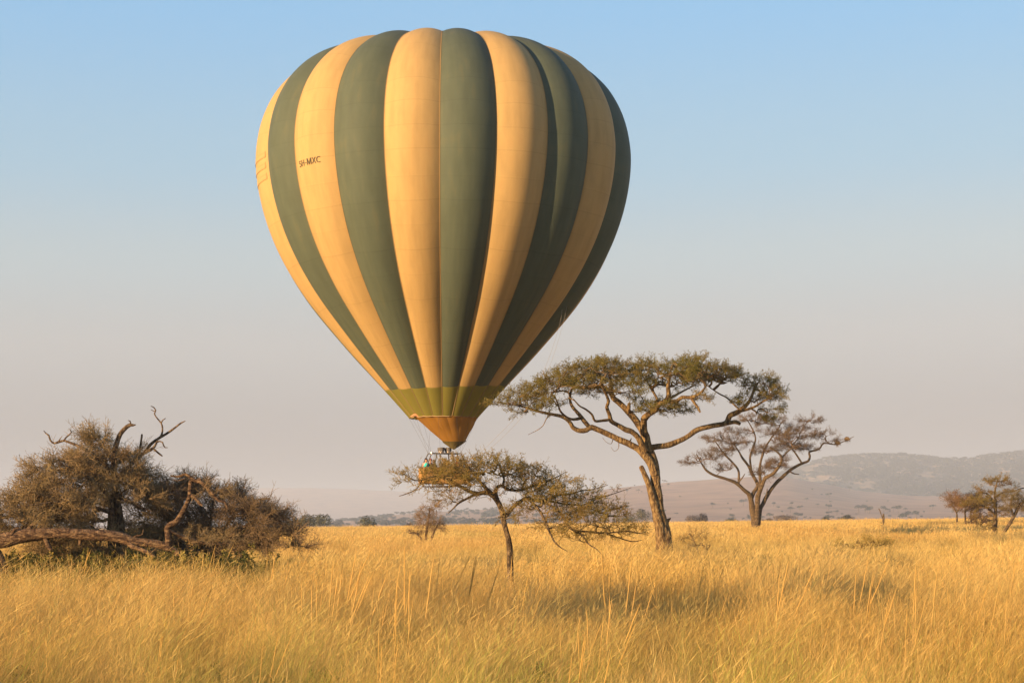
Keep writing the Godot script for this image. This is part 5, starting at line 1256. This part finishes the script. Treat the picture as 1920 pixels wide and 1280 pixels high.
func far_trees() -> void:
	# round, wide crowns beyond the edge of the grass, greyed by the air
	var rng := RandomNumberGenerator.new()
	rng.seed = 90
	var crown := func(w: float, h: float, lumps: int, n: int, leaf: float, tone: Color, rise: float) -> ArrayMesh:
		var g := Geo.new()
		var cs := []
		for i in lumps:
			var a := TAU * i / lumps + rng.randf()
			var r := sqrt(rng.randf()) * 0.62
			cs.append([Vector3(cos(a) * r * w, rise + h * (0.5 + 0.35 * (1.0 - r) + rng.randf_range(-0.15, 0.15)), sin(a) * r * w), rng.randf_range(0.3, 0.5)])
		for i in n:
			var c: Array = cs[rng.randi() % lumps]
			var q := Vector3(rng.randfn(), rng.randfn(), rng.randfn()).normalized()
			var f := pow(rng.randf(), 0.3)
			var p: Vector3 = c[0] + q * f * Vector3(w * c[1], h * 0.42, w * c[1])
			var t := Vector3(rng.randfn(), rng.randfn() * 0.4, rng.randfn()).normalized() * leaf * rng.randf_range(0.6, 1.4)
			var b := t.cross(Vector3(rng.randfn(), rng.randfn(), rng.randfn())).normalized() * leaf * 0.7
			var m := g.v.size()
			var k := rng.randf_range(0.75, 1.3)
			for s in [-1, 0, 1]:
				g.v.append(p + t * s + b * (0.7 if s == 0 else -0.3))
				g.n.append((q + Vector3.UP * 0.3).normalized())
				g.c.append(Color(tone.r * k, tone.g * k, tone.b * k))
			var front := (g.v[m + 2] - g.v[m]).cross(g.v[m + 1] - g.v[m]).dot(g.n[m]) > 0.0
			g.idx.append_array(PackedInt32Array([m, m + 1, m + 2] if front else [m, m + 2, m + 1]))
		return g.mesh(M.far_leaf)
	var wood := func(w: float, h: float) -> ArrayMesh:
		var g := Geo.new()
		tube(g, PackedVector3Array([Vector3(0, -0.4, 0), Vector3(0.05, h * 0.4, 0), Vector3(0.1, h * 0.8, 0.1)]), PackedFloat32Array([0.3, 0.22, 0.12]), 7)
		for i in 4:
			var a := i * 1.7
			tube(g, PackedVector3Array([Vector3(0.05, h * 0.4, 0), Vector3(cos(a) * w * 0.35, h * 0.75, sin(a) * w * 0.35), Vector3(cos(a) * w * 0.7, h, sin(a) * w * 0.7)]), PackedFloat32Array([0.16, 0.1, 0.04]), 5)
		return g.mesh(M.bark_brown)
	# [x, top row, half width px, depth, height share of crown, tone, label]
	var green := Color(0.115, 0.115, 0.055)
	var brown := Color(0.17, 0.125, 0.08)
	for e in [
		[575, 966, 17, 620, 0.62, green, "hazy round green tree, left of a joined pair beyond the grass, beside the thorn thicket"],
		[600, 965, 24, 640, 0.6, green, "hazy wide green tree, right and broader of a joined pair beyond the grass"],
		[553, 972, 16, 640, 0.6, green, "small hazy green tree half hidden by the right end of the thorn thicket"],
		[687, 971, 23, 560, 0.8, green, "dome-shaped green tree standing alone beyond the grass, left of the basket"],
		[765, 981, 10, 640, 0.7, brown, "low brown bush at the far edge of the grass, left of the dry leaning shrub"],
		[1203, 955, 24, 900, 0.6, Color(0.13, 0.115, 0.06), "pale olive tree far behind the umbrella acacia trunk, taller of two"],
		[1178, 966, 24, 860, 0.7, green, "dark low tree far behind the outer twigs of the small acacia"],
		[1300, 967, 19, 760, 0.7, brown, "dark far shrub beyond the grass, left of the brown acacia"],
		[1320, 963, 10, 800, 0.7, Color(0.14, 0.1, 0.07), "thin brown far tree rising behind the dark far shrub"],
		[1372, 973, 20, 820, 0.6, green, "low flat far tree just left of the brown acacia trunk"],
		[1470, 964, 26, 780, 0.5, brown, "flat-topped far tree right of the brown acacia trunk"],
		[1438, 971, 12, 800, 0.5, brown, "small low far tree tucked against the right of the brown acacia trunk"],
		[1548, 968, 9, 800, 0.8, green, "small round far bush between the flat-topped far tree and the stump"],
		[1587, 965, 15, 800, 0.5, Color(0.12, 0.105, 0.055), "small umbrella-shaped far tree left of the lone stump"],
	]:
		var d: float = e[3]
		var s := d / F
		var top := at(e[0], e[1], d)
		var gy := ground(top.x, top.z)
		var h := top.y - gy
		var k := thing("far_tree", Vector3(top.x, gy, top.z), e[6], "tree", "trees beyond the far edge of the grass")
		part("crown", crown.call(e[2] * s * 1.25, h * e[4], 7, 1500, 0.024 * h + 0.14, e[5], h * (1.0 - e[4]) - 0.1 * h), k)
		part("trunk", wood.call(e[2] * s, h * 0.75), k)
	# single trees dotted over the pale slope: one built, the rest copies
	var forms := []
	for i in 3:
		var k := thing("slope_tree", Vector3.ZERO, "tiny hazy blue-grey tree dotted on the pale slope behind the plain", "tree", "trees scattered over the pale slope")
		part("crown", crown.call([4.2, 5.2, 3.4][i], [2.6, 2.8, 3.4][i], 5, 260, 0.55, Color(0.06, 0.065, 0.04), [3.0, 3.6, 2.4][i]), k)
		var g := Geo.new()
		tube(g, PackedVector3Array([Vector3(0, -1, 0), Vector3(0.1, 2, 0), Vector3(0.1, 5, 0)]), PackedFloat32Array([0.35, 0.28, 0.15]), 5)
		part("trunk", g.mesh(M.bark_brown), k)
		forms.append(k)
	var count := 0
	while count < 280:
		var u := rng.randf_range(0.37, 0.74)
		var v := pow(rng.randf(), 2.2) * 0.75
		if patch_noise.get_noise_2d(u * 1500.0, v * 420.0) < rng.randf_range(-0.1, 0.2) and rng.randf() < 0.85:
			continue
		var k: Node3D = forms[count % 3]
		count += 1
		if count > 3:
			k = k.duplicate()
			k.name = numbered("slope_tree")
			add_child(k)
		k.position = hill_spot("grassy_slope", u, v) + Vector3(0, -0.3, 0)
		k.rotation.y = rng.randf() * TAU
		k.scale = Vector3.ONE * (0.7 + 1.7 * pow(rng.randf(), 2.0))
	# continuous bush on the wooded hill and along the foot of the slope at the left
	var clump: ArrayMesh = crown.call(9.0, 7.0, 5, 90, 2.2, Color(0.055, 0.062, 0.04), 1.0)
	var places := []
	var tints := PackedColorArray()
	for i in 26000:
		var u := rng.randf()
		var v := rng.randf() * 0.62
		if patch_noise.get_noise_2d(u * 900.0 + v * 120.0, v * 420.0 + 90.0) + 0.35 * v < rng.randf_range(-0.35, 0.2):
			continue
		places.append(Transform3D(Basis(Vector3.UP, rng.randf() * TAU).scaled(Vector3.ONE * rng.randf_range(0.6, 1.5)), hill_spot("wooded_hill", u, v)))
		tints.append(Color.WHITE * rng.randf_range(0.8, 1.25))
	var wd := scatter("hill_woodland", clump, places, tints, self)
	tag(wd, "patchy dark bush covering the wooded hill on the right", "", "", "stuff")
	places = []
	tints = PackedColorArray()
	for i in 1500:
		var u := rng.randf_range(0.3, 0.52)
		var v := rng.randf() * 0.66
		if patch_noise.get_noise_2d(u * 1500.0, v * 260.0 + 400.0) < rng.randf_range(-0.05, 0.3) - 0.7 * smoothstep(0.46, 0.34, u) * smoothstep(0.35, 0.6, v):
			continue
		places.append(Transform3D(Basis(Vector3.UP, rng.randf() * TAU).scaled(Vector3.ONE * rng.randf_range(0.5, 1.1)), hill_spot("grassy_slope", u, v)))
		tints.append(Color.WHITE * rng.randf_range(0.8, 1.25))
	wd = scatter("plain_woodland", clump, places, tints, self)
	tag(wd, "low blue-grey woodland on the far plain below the pale ridge, left of centre", "", "", "stuff")

# ------------------------------------------------------------------ grass
func tuft(seed_: int, n: int, spread: float, h0: float, h1: float, wide: float, heads: float, lean: float, segs: int) -> ArrayMesh:
	var rng := RandomNumberGenerator.new()
	rng.seed = seed_
	var g := Geo.new()
	for i in n:
		var a := rng.randf() * TAU
		var r := sqrt(rng.randf()) * spread
		var p := Vector3(cos(a) * r, -0.05, sin(a) * r)
		var h := rng.randf_range(h0, h1)
		var b := Vector3(lean * rng.randf_range(0.2, 1.3), 0, 0) + Vector3(rng.randfn(), 0, rng.randfn()) * 0.24
		var yaw := rng.randf() * TAU
		var side := Vector3(cos(yaw), 0, sin(yaw))
		var w := wide * rng.randf_range(0.6, 1.4)
		var k := rng.randf_range(0.62, 1.3)
		var base := Color(k * 1.0, k * 1.0, k * 0.95)
		if rng.randf() < 0.12:
			base = Color(k * 0.75, k * 0.95, k * 0.8)
		var headed := rng.randf() < heads
		var m := g.v.size()
		for s in segs + 1:
			var t := float(s) / segs
			var c := p + Vector3.UP * h * (t - 0.18 * b.length() * t * t) + b * h * t * t * 0.75
			var ww := w * (1.0 - 0.75 * t)
			if s == segs:
				g.v.append(c)
				g.n.append(side.cross(Vector3.UP + b).normalized())
				g.c.append(base)
			else:
				for q in [-1, 1]:
					g.v.append(c + side * ww * q)
					g.n.append((side.cross(Vector3.UP + b * t) + side * q * 0.35).normalized())
					g.c.append(base)
		for s in segs:
			var x := m + s * 2
			if s < segs - 1:
				g.quad(x, x + 2, x + 3, x + 1)
			else:
				g.idx.append_array(PackedInt32Array([x, x + 2, x + 1]))
		if headed:
			var tip := p + Vector3.UP * h * (1.0 - 0.18 * b.length()) + b * h * 0.75
			var up := (Vector3.UP * 0.8 + b * 1.4).normalized()
			var tan_c := Color(k * 1.15, k * 1.02, k * 0.98)
			for s in 5:
				var c := tip - up * h * 0.06 * s
				var o := Vector3(rng.randfn(), rng.randfn() * 0.4, rng.randfn()).normalized()
				var e := c + (up * 0.9 + o * 0.6) * h * 0.1
				var sd := up.cross(o).normalized() * wide * 0.75
				var mm := g.v.size()
				g.v.append_array(PackedVector3Array([c, (c + e) * 0.5 + sd, e, (c + e) * 0.5 - sd]))
				for q in 4:
					g.n.append(up.cross(sd).normalized())
					g.c.append(tan_c)
				g.quad(mm, mm + 1, mm + 2, mm + 3)
	return g.mesh(M.grass)

func grass_tint(x: float, z: float, rng: RandomNumberGenerator) -> Color:
	var a := patch_noise.get_noise_2d(x * 2.2, z * 1.1)
	var b := patch_noise.get_noise_2d(x * 0.8 + 200.0, z * 0.5)
	var c := Color(0.74, 0.49, 0.12)
	c = c.lerp(Color(0.8, 0.58, 0.2), clampf(a * 1.6 + 0.3, 0.0, 1.0))
	c = c.lerp(Color(0.66, 0.4, 0.12), clampf(-a * 1.8, 0.0, 0.8))
	c = c.lerp(Color(0.5, 0.41, 0.1), clampf(b * 2.0 - 0.2, 0.0, 0.45))
	var f := noise.get_noise_2d(x * 9.0 + 70.0, z * 6.0)
	c = c.lerp(Color(0.44, 0.29, 0.09), clampf(f * 2.0 - 0.35, 0.0, 0.7))
	var tus := noise.get_noise_2d(x * 11.0, z * 9.0)
	c = c.lerp(Color(0.84, 0.61, 0.225), clampf(tus * 1.8 + 0.1, 0.0, 0.75))
	c = c.lerp(Color(0.4, 0.23, 0.065), clampf(-tus * 2.0 - 0.1, 0.0, 0.6))
	# fresher tufts close to the camera, under the middle of the picture
	c = c.lerp(Color(0.4, 0.48, 0.08), smoothstep(27.0, 15.0, -z) * clampf(0.12 + noise.get_noise_2d(x * 22.0, z * 22.0 + 300.0) * 2.0 - 0.05 * absf(x), 0.0, 0.8))
	var k := rng.randf_range(0.78, 1.2)
	return Color(c.r * k, c.g * k, c.b * k)

func grass() -> void:
	var rng := RandomNumberGenerator.new()
	rng.seed = 123
	var bands := [
		# name, near, far, tufts per square metre, meshes, label
		["near_grass", 11.0, 44.0, 22.0, [[52, 0.2, 0.45, 1.02, 0.0021, 0.26, 0.3, 4], [46, 0.22, 0.35, 0.9, 0.0023, 0.2, 0.24, 4], [48, 0.18, 0.5, 1.2, 0.002, 0.36, 0.36, 4], [48, 0.24, 0.3, 0.75, 0.0024, 0.14, 0.16, 3]], "dry golden grass in the foreground, fine leaning stems"],
		["middle_grass", 44.0, 120.0, 7.5, [[46, 0.34, 0.5, 1.2, 0.006, 0.25, 0.34, 3], [46, 0.36, 0.42, 1.02, 0.0064, 0.2, 0.28, 3], [42, 0.32, 0.55, 1.3, 0.0056, 0.3, 0.38, 3]], "dry golden grass of the middle distance round the acacias"],
		["far_grass", 120.0, 430.0, 1.5, [[44, 0.85, 0.4, 1.0, 0.02, 0.3, 0.3, 2], [44, 0.9, 0.35, 0.88, 0.022, 0.3, 0.25, 2]], "far golden grass out to the edge of the plain"],
	]
	for e in bands:
		var kinds := []
		for i in e[4].size():
			var q: Array = e[4][i]
			kinds.append(tuft(700 + i * 13 + int(e[1]), q[0], q[1], q[2], q[3], q[4], q[5], q[6], q[7]))
		var places := []
		var tints := []
		for i in kinds.size():
			places.append([])
			tints.append(PackedColorArray())
		var d0: float = e[1]
		var d1: float = e[2]
		var area := 0.345 * (d1 * d1 - d0 * d0) + 9.0 * (d1 - d0)
		var n := int(area * e[3])
		for i in n:
			var d := sqrt(lerpf(d0 * d0, d1 * d1, rng.randf()))
			var x := rng.randf_range(-1, 1) * (0.345 * d + 4.5)
			var z := -d
			var lush := patch_noise.get_noise_2d(x * 3.0 + 500.0, z * 1.6)
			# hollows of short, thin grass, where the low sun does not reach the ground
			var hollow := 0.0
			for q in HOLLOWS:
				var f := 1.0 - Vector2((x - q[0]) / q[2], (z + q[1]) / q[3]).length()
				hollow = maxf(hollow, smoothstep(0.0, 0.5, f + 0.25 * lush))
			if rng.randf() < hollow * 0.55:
				continue
			var clump := noise.get_noise_2d(x * 11.0, z * 9.0)
			if clump < -0.22 and rng.randf() < 0.6:
				continue
			var s := rng.randf_range(0.8, 1.2) * (1.18 + 0.42 * lush + 0.75 * clump) * (1.0 - 0.5 * hollow)
			# short, half green grass in the shade round the dead trees
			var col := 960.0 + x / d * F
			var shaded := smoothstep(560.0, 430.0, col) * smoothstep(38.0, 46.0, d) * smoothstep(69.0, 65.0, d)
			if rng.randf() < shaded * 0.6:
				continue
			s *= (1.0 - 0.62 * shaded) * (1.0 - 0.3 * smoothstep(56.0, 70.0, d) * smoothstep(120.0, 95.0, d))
			var k := rng.randi() % kinds.size()
			var b := Basis(Vector3.UP, rng.randf_range(-0.5, 0.5)).scaled(Vector3(s * rng.randf_range(0.9, 1.15), s, s))
			places[k].append(Transform3D(b, Vector3(x, ground(x, z) - 0.02, z)))
			var c := grass_tint(x, z, rng)
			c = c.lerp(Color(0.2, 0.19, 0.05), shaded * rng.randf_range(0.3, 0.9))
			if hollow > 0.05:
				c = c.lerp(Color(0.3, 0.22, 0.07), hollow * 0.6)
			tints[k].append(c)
		for k in kinds.size():
			var o := scatter(numbered(e[0]), kinds[k], places[k], tints[k], self)
			tag(o, e[5], "", "", "stuff")
	# tall reedy stems standing above the rest, some with plumes
	var reeds := []
	for i in 4:
		var g := Geo.new()
		for q in 3:
			var base := Vector3(rng.randfn() * 0.06, 0, rng.randfn() * 0.06)
			var h := rng.randf_range(0.85, 1.1)
			var b := Vector3(rng.randf_range(-0.06, 0.3), 0, rng.randfn() * 0.08)
			var pts := PackedVector3Array()
			var rr := PackedFloat32Array()
			for s in 7:
				var t := s / 6.0
				pts.append(base + Vector3.UP * h * (t - 0.1 * b.length() * t * t) + b * h * t * t)
				rr.append(0.0016 * (1.0 - 0.6 * t))
			tube(g, pts, rr, 3, 0.0, Color(1, 0.97, 0.9), false)
			for s in 2:
				var c := pts[5 - s]
				var up := (pts[6] - pts[4]).normalized()
				tube(g, PackedVector3Array([c, c + up * 0.08, c + up * 0.17, c + up * 0.24]), PackedFloat32Array([0.0014, 0.0036, 0.0028, 0.001]), 4, 0.0, Color(1.0, 0.93, 0.82), false)
			var leaf := pts[2]
			var ld := Vector3(rng.randf_range(0.2, 0.8), 0.9, rng.randfn() * 0.4).normalized()
			tube(g, PackedVector3Array([leaf, leaf + ld * 0.2, leaf + ld * 0.36 + Vector3(0.05, -0.03, 0)]), PackedFloat32Array([0.002, 0.0028, 0.001]), 3, 0.0, Color(0.95, 1.0, 0.85), false)
		reeds.append(g.mesh(M.grass))
	var rp := [[], [], [], []]
	var rt := [PackedColorArray(), PackedColorArray(), PackedColorArray(), PackedColorArray()]
	# denser stands where the photograph has them: column, depth, spread, count
	var stands := [[560, 24, 1.0, 16], [620, 22, 0.8, 14], [700, 26, 1.2, 12], [820, 30, 1.4, 12], [1120, 20, 0.8, 12], [1250, 26, 1.0, 10], [1440, 22, 0.8, 12], [1460, 34, 1.0, 8], [1660, 24, 0.7, 10], [1800, 20, 0.9, 10], [80, 40, 0.6, 6], [170, 42, 1.0, 8], [220, 42, 1.4, 8], [400, 42, 2.6, 20], [480, 40, 2.0, 16], [560, 44, 1.6, 14], [670, 46, 1.6, 6], [1020, 40, 2.0, 8], [1500, 30, 1.5, 8], [300, 26, 1.4, 6], [1900, 28, 1.0, 8]]
	for e in stands:
		for i in int(e[3] * 0.25):
			var p := at(e[0], 1000, e[1] + rng.randfn() * 1.2)
			p.x += rng.randfn() * e[2] * 0.5
			p.y = ground(p.x, p.z)
			var k := rng.randi() % 4
			var s := rng.randf_range(1.15, 2.0)
			rp[k].append(Transform3D(Basis(Vector3.UP, rng.randf_range(-0.6, 0.6)).scaled(Vector3(s * 1.1, s, s * 1.1)), p))
			var m := rng.randf_range(0.9, 1.15)
			rt[k].append(Color(0.77 * m, 0.57 * m, 0.21 * m))
	for i in 200:
		var d := rng.randf_range(15.0, 90.0)
		var x := rng.randf_range(-1, 1) * (0.345 * d + 3.0)
		var k := rng.randi() % 4
		var s := rng.randf_range(1.0, 1.6)
		rp[k].append(Transform3D(Basis(Vector3.UP, rng.randf_range(-0.6, 0.6)).scaled(Vector3(s, s, s)), Vector3(x, ground(x, -d), -d)))
		rt[k].append(Color(0.75, 0.55, 0.19))
	for k in 4:
		var o := scatter(numbered("tall_grass_stems"), reeds[k], rp[k], rt[k], self)
		tag(o, "tall thin golden grass stems with plumed tips standing above the meadow", "", "", "stuff")

# x, depth, half width, half depth (metres) of patches where the grass is low and thin
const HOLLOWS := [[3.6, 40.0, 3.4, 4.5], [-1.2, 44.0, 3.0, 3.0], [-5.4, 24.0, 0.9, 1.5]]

# ------------------------------------------------------------------ people and birds
func flesh(bones: Array, cell: float, blend: float) -> Geo:
	# bones: [a, b, ra, rb, colour]; a smooth union of tapered capsules meshed as surface nets
	var lo := Vector3(1e9, 1e9, 1e9)
	var hi := -lo
	for e in bones:
		var r: float = maxf(e[2], e[3]) + cell * 2.0
		lo = lo.min((e[0] as Vector3).min(e[1]) - Vector3(r, r, r))
		hi = hi.max((e[0] as Vector3).max(e[1]) + Vector3(r, r, r))
	var nx := int((hi.x - lo.x) / cell) + 2
	var ny := int((hi.y - lo.y) / cell) + 2
	var nz := int((hi.z - lo.z) / cell) + 2
	var f := PackedFloat32Array()
	f.resize(nx * ny * nz)
	f.fill(1.0)
	for e in bones:
		var a: Vector3 = e[0]
		var ab: Vector3 = e[1] - a
		var l2 := maxf(ab.length_squared(), 1e-8)
		var r: float = maxf(e[2], e[3]) + cell * 2.5 + blend
		var i0 := ((e[0] as Vector3).min(e[1]) - Vector3(r, r, r) - lo) / cell
		var i1 := ((e[0] as Vector3).max(e[1]) + Vector3(r, r, r) - lo) / cell
		for z in range(maxi(0, int(i0.z)), mini(nz, int(i1.z) + 1)):
			for y in range(maxi(0, int(i0.y)), mini(ny, int(i1.y) + 1)):
				for x in range(maxi(0, int(i0.x)), mini(nx, int(i1.x) + 1)):
					var p := lo + Vector3(x, y, z) * cell
					var t := clampf((p - a).dot(ab) / l2, 0.0, 1.0)
					var d := p.distance_to(a + ab * t) - lerpf(e[2], e[3], t)
					var m := (z * ny + y) * nx + x
					var o := f[m]
					var h := clampf(0.5 + 0.5 * (o - d) / blend, 0.0, 1.0)
					f[m] = lerpf(o, d, h) - blend * h * (1.0 - h)
	var g := Geo.new()
	var at_cell := {}
	var offs := [0, 1, nx, nx + 1, nx * ny, nx * ny + 1, nx * ny + nx, nx * ny + nx + 1]
	for z in nz - 1:
		for y in ny - 1:
			for x in nx - 1:
				var m := (z * ny + y) * nx + x
				var s := 0
				for k in 8:
					if f[m + offs[k]] < 0.0:
						s += 1
				if s == 0 or s == 8:
					continue
				var sum := Vector3.ZERO
				var cnt := 0
				for k in 8:
					for bit in [1, 2, 4]:
						if k & bit:
							continue
						var va := f[m + offs[k]]
						var vb := f[m + offs[k | bit]]
						if (va < 0.0) != (vb < 0.0):
							var t := va / (va - vb)
							var pa := Vector3(k & 1, (k >> 1) & 1, k >> 2)
							var pb := Vector3((k | bit) & 1, ((k | bit) >> 1) & 1, (k | bit) >> 2)
							sum += pa.lerp(pb, t)
							cnt += 1
				var p := lo + (Vector3(x, y, z) + sum / cnt) * cell
				at_cell[m] = g.v.size()
				g.v.append(p)
				g.n.append(Vector3(f[m + 1] - f[m] + f[m + offs[7]] - f[m + offs[6]], f[m + nx] - f[m] + f[m + offs[7]] - f[m + offs[5]], f[m + offs[4]] - f[m] + f[m + offs[7]] - f[m + offs[3]]).normalized())
				var best := 1e9
				var tint := Color.WHITE
				for e in bones:
					var ab: Vector3 = e[1] - e[0]
					var t := clampf((p - e[0]).dot(ab) / maxf(ab.length_squared(), 1e-8), 0.0, 1.0)
					var d := p.distance_to(e[0] + ab * t) - lerpf(e[2], e[3], t)
					if d < best:
						best = d
						tint = e[4]
				g.c.append(tint)
	var steps := [1, nx, nx * ny]
	for m in at_cell:
		for ax in 3:
			var u: int = steps[(ax + 1) % 3]
			var w: int = steps[(ax + 2) % 3]
			if m + steps[ax] >= f.size() or not (at_cell.has(m - u) and at_cell.has(m - w) and at_cell.has(m - u - w)):
				continue
			var ins := f[m] < 0.0
			if ins == (f[m + steps[ax]] < 0.0):
				continue
			var q: Array = [at_cell[m], at_cell[m - u], at_cell[m - u - w], at_cell[m - w]]
			if ins:
				g.quad(q[0], q[3], q[2], q[1])
			else:
				g.quad(q[0], q[1], q[2], q[3])
	return g

func person(place: Vector3, turn: float, shirt: Color, hair: Color, cap: bool, label: String, tall := 1.0) -> void:
	var k := thing("person", Vector3.ZERO, label, "person", "passengers in the balloon basket")
	k.transform = basket_xf * Transform3D(Basis(Vector3.UP, turn).scaled(Vector3.ONE * tall), place)
	var sk := lin(0.42, 0.24, 0.15).srgb_to_linear()
	var tr := lin(0.1, 0.09, 0.07).srgb_to_linear()
	shirt = shirt.srgb_to_linear()
	var bones := [[Vector3(0, 0.95, 0), Vector3(0, 1.32, 0.01), 0.15, 0.165, shirt], [Vector3(-0.13, 1.38, 0), Vector3(0.13, 1.38, 0), 0.075, 0.075, shirt],
		[Vector3(0, 1.42, 0), Vector3(0, 1.54, 0.015), 0.055, 0.05, sk], [Vector3(0, 1.66, 0.02), Vector3(0, 1.60, 0.035), 0.098, 0.075, sk], [Vector3(0, 1.63, 0.1), Vector3(0, 1.60, 0.125), 0.012, 0.018, sk]]
	for s in [-1, 1]:
		bones.append([Vector3(s * 0.19, 1.37, 0), Vector3(s * 0.26, 1.13, 0.08), 0.055, 0.042, shirt])
		bones.append([Vector3(s * 0.26, 1.13, 0.08), Vector3(s * 0.16, 1.13, 0.32), 0.04, 0.03, sk])
		for d in 4:
			bones.append([Vector3(s * (0.13 + d * 0.018), 1.13, 0.33), Vector3(s * (0.13 + d * 0.018), 1.1, 0.4), 0.011, 0.009, sk])
		bones.append([Vector3(s * 0.12, 1.13, 0.32), Vector3(s * 0.1, 1.12, 0.36), 0.011, 0.01, sk])
		bones.append([Vector3(s * 0.09, 0.9, 0), Vector3(s * 0.1, 0.5, 0.02), 0.09, 0.065, tr])
		bones.append([Vector3(s * 0.1, 0.5, 0.02), Vector3(s * 0.1, 0.1, 0), 0.062, 0.045, tr])
		bones.append([Vector3(s * 0.1, 0.08, 0), Vector3(s * 0.11, 0.06, 0.15), 0.05, 0.04, tr])
		bones.append([Vector3(s * 0.098, 1.63, 0.02), Vector3(s * 0.1, 1.6, 0.015), 0.014, 0.012, sk])
	part("body", flesh(bones, 0.022, 0.03).mesh(M.skin), k)
	var g := flesh([[Vector3(0, 1.70, -0.005), Vector3(0, 1.64, -0.03), 0.098, 0.09, hair.srgb_to_linear()]] + ([[Vector3(0, 1.72, 0.08), Vector3(0, 1.70, 0.17), 0.05, 0.03, hair.srgb_to_linear()]] if cap else []), 0.022, 0.02)
	part("cap" if cap else "hair", g.mesh(M.skin), k)

func people() -> void:
	var dark := lin(0.02, 0.015, 0.012)
	person(Vector3(-1.5, 0.06, 0.5), -1.2, lin(0.03, 0.5, 0.46), dark, false, "person in a teal top with dark hair, standing at the left corner of the basket", 0.98)
	person(Vector3(-1.18, 0.06, 0.48), -0.3, lin(0.3, 0.16, 0.1), lin(0.75, 0.2, 0.16), true, "person in a coral red cap beside the one in teal, left half of the basket")
	person(Vector3(-1.35, 0.06, -0.35), 2.6, lin(0.5, 0.3, 0.26), dark, false, "person with dark hair and pale pink shirt, at the back of the left basket corner", 1.03)
	person(Vector3(-0.85, 0.06, 0.1), 0.2, lin(0.04, 0.04, 0.045), lin(0.05, 0.03, 0.02), false, "person in a black jacket, standing left of the burner poles", 0.96)
	person(Vector3(0.0, 0.06, 0.0), 0.0, lin(0.24, 0.16, 0.08), lin(0.03, 0.02, 0.015), false, "person in a khaki shirt, standing under the burners in the middle of the basket", 1.02)
	person(Vector3(0.9, 0.06, 0.3), 0.4, lin(0.4, 0.12, 0.08), dark, false, "person in a brick red top, right half of the basket", 1.04)
	person(Vector3(1.25, 0.06, 0.1), 0.7, lin(0.06, 0.03, 0.03), lin(0.09, 0.04, 0.03), true, "person in a dark maroon cap and jacket, rightmost in the basket", 1.0)

func birds() -> void:
	for e in [[1181.5, 828.5, 87.6, "small dark bird perched on the left limb of the umbrella acacia", 0.0], [1352.5, 822.0, 189.0, "small dark bird perched atop a twig of the brown acacia on the right", 2.4]]:
		var s: float = e[2] / 88.0
		var k := thing("bird", at(e[0], e[1], e[2]), e[3], "bird")
		k.rotation.y = e[4]
		k.scale = Vector3.ONE * s
		var c := lin(0.03, 0.03, 0.035).srgb_to_linear()
		var g := flesh([[Vector3(-0.02, 0.04, 0), Vector3(0.04, 0.11, 0), 0.035, 0.04, c], [Vector3(0.06, 0.18, 0), Vector3(0.07, 0.185, 0), 0.03, 0.028, c], [Vector3(0.1, 0.185, 0), Vector3(0.13, 0.18, 0), 0.01, 0.004, c], [Vector3(-0.04, 0.03, 0), Vector3(-0.13, -0.06, 0), 0.022, 0.012, c], [Vector3(0.01, 0.02, 0.015), Vector3(0.012, -0.04, 0.015), 0.008, 0.006, c], [Vector3(0.01, 0.02, -0.015), Vector3(0.012, -0.04, -0.015), 0.008, 0.006, c]], 0.009, 0.012)
		part("body", g.mesh(M.skin), k)
		var wg := Geo.new()
		for side in [-1, 1]:
			tube(wg, PackedVector3Array([Vector3(0.05, 0.13, side * 0.03), Vector3(0.0, 0.08, side * 0.042), Vector3(-0.07, 0.0, side * 0.025)]), PackedFloat32Array([0.012, 0.024, 0.006]), 6)
		part("wings", wg.mesh(M.ink), k)
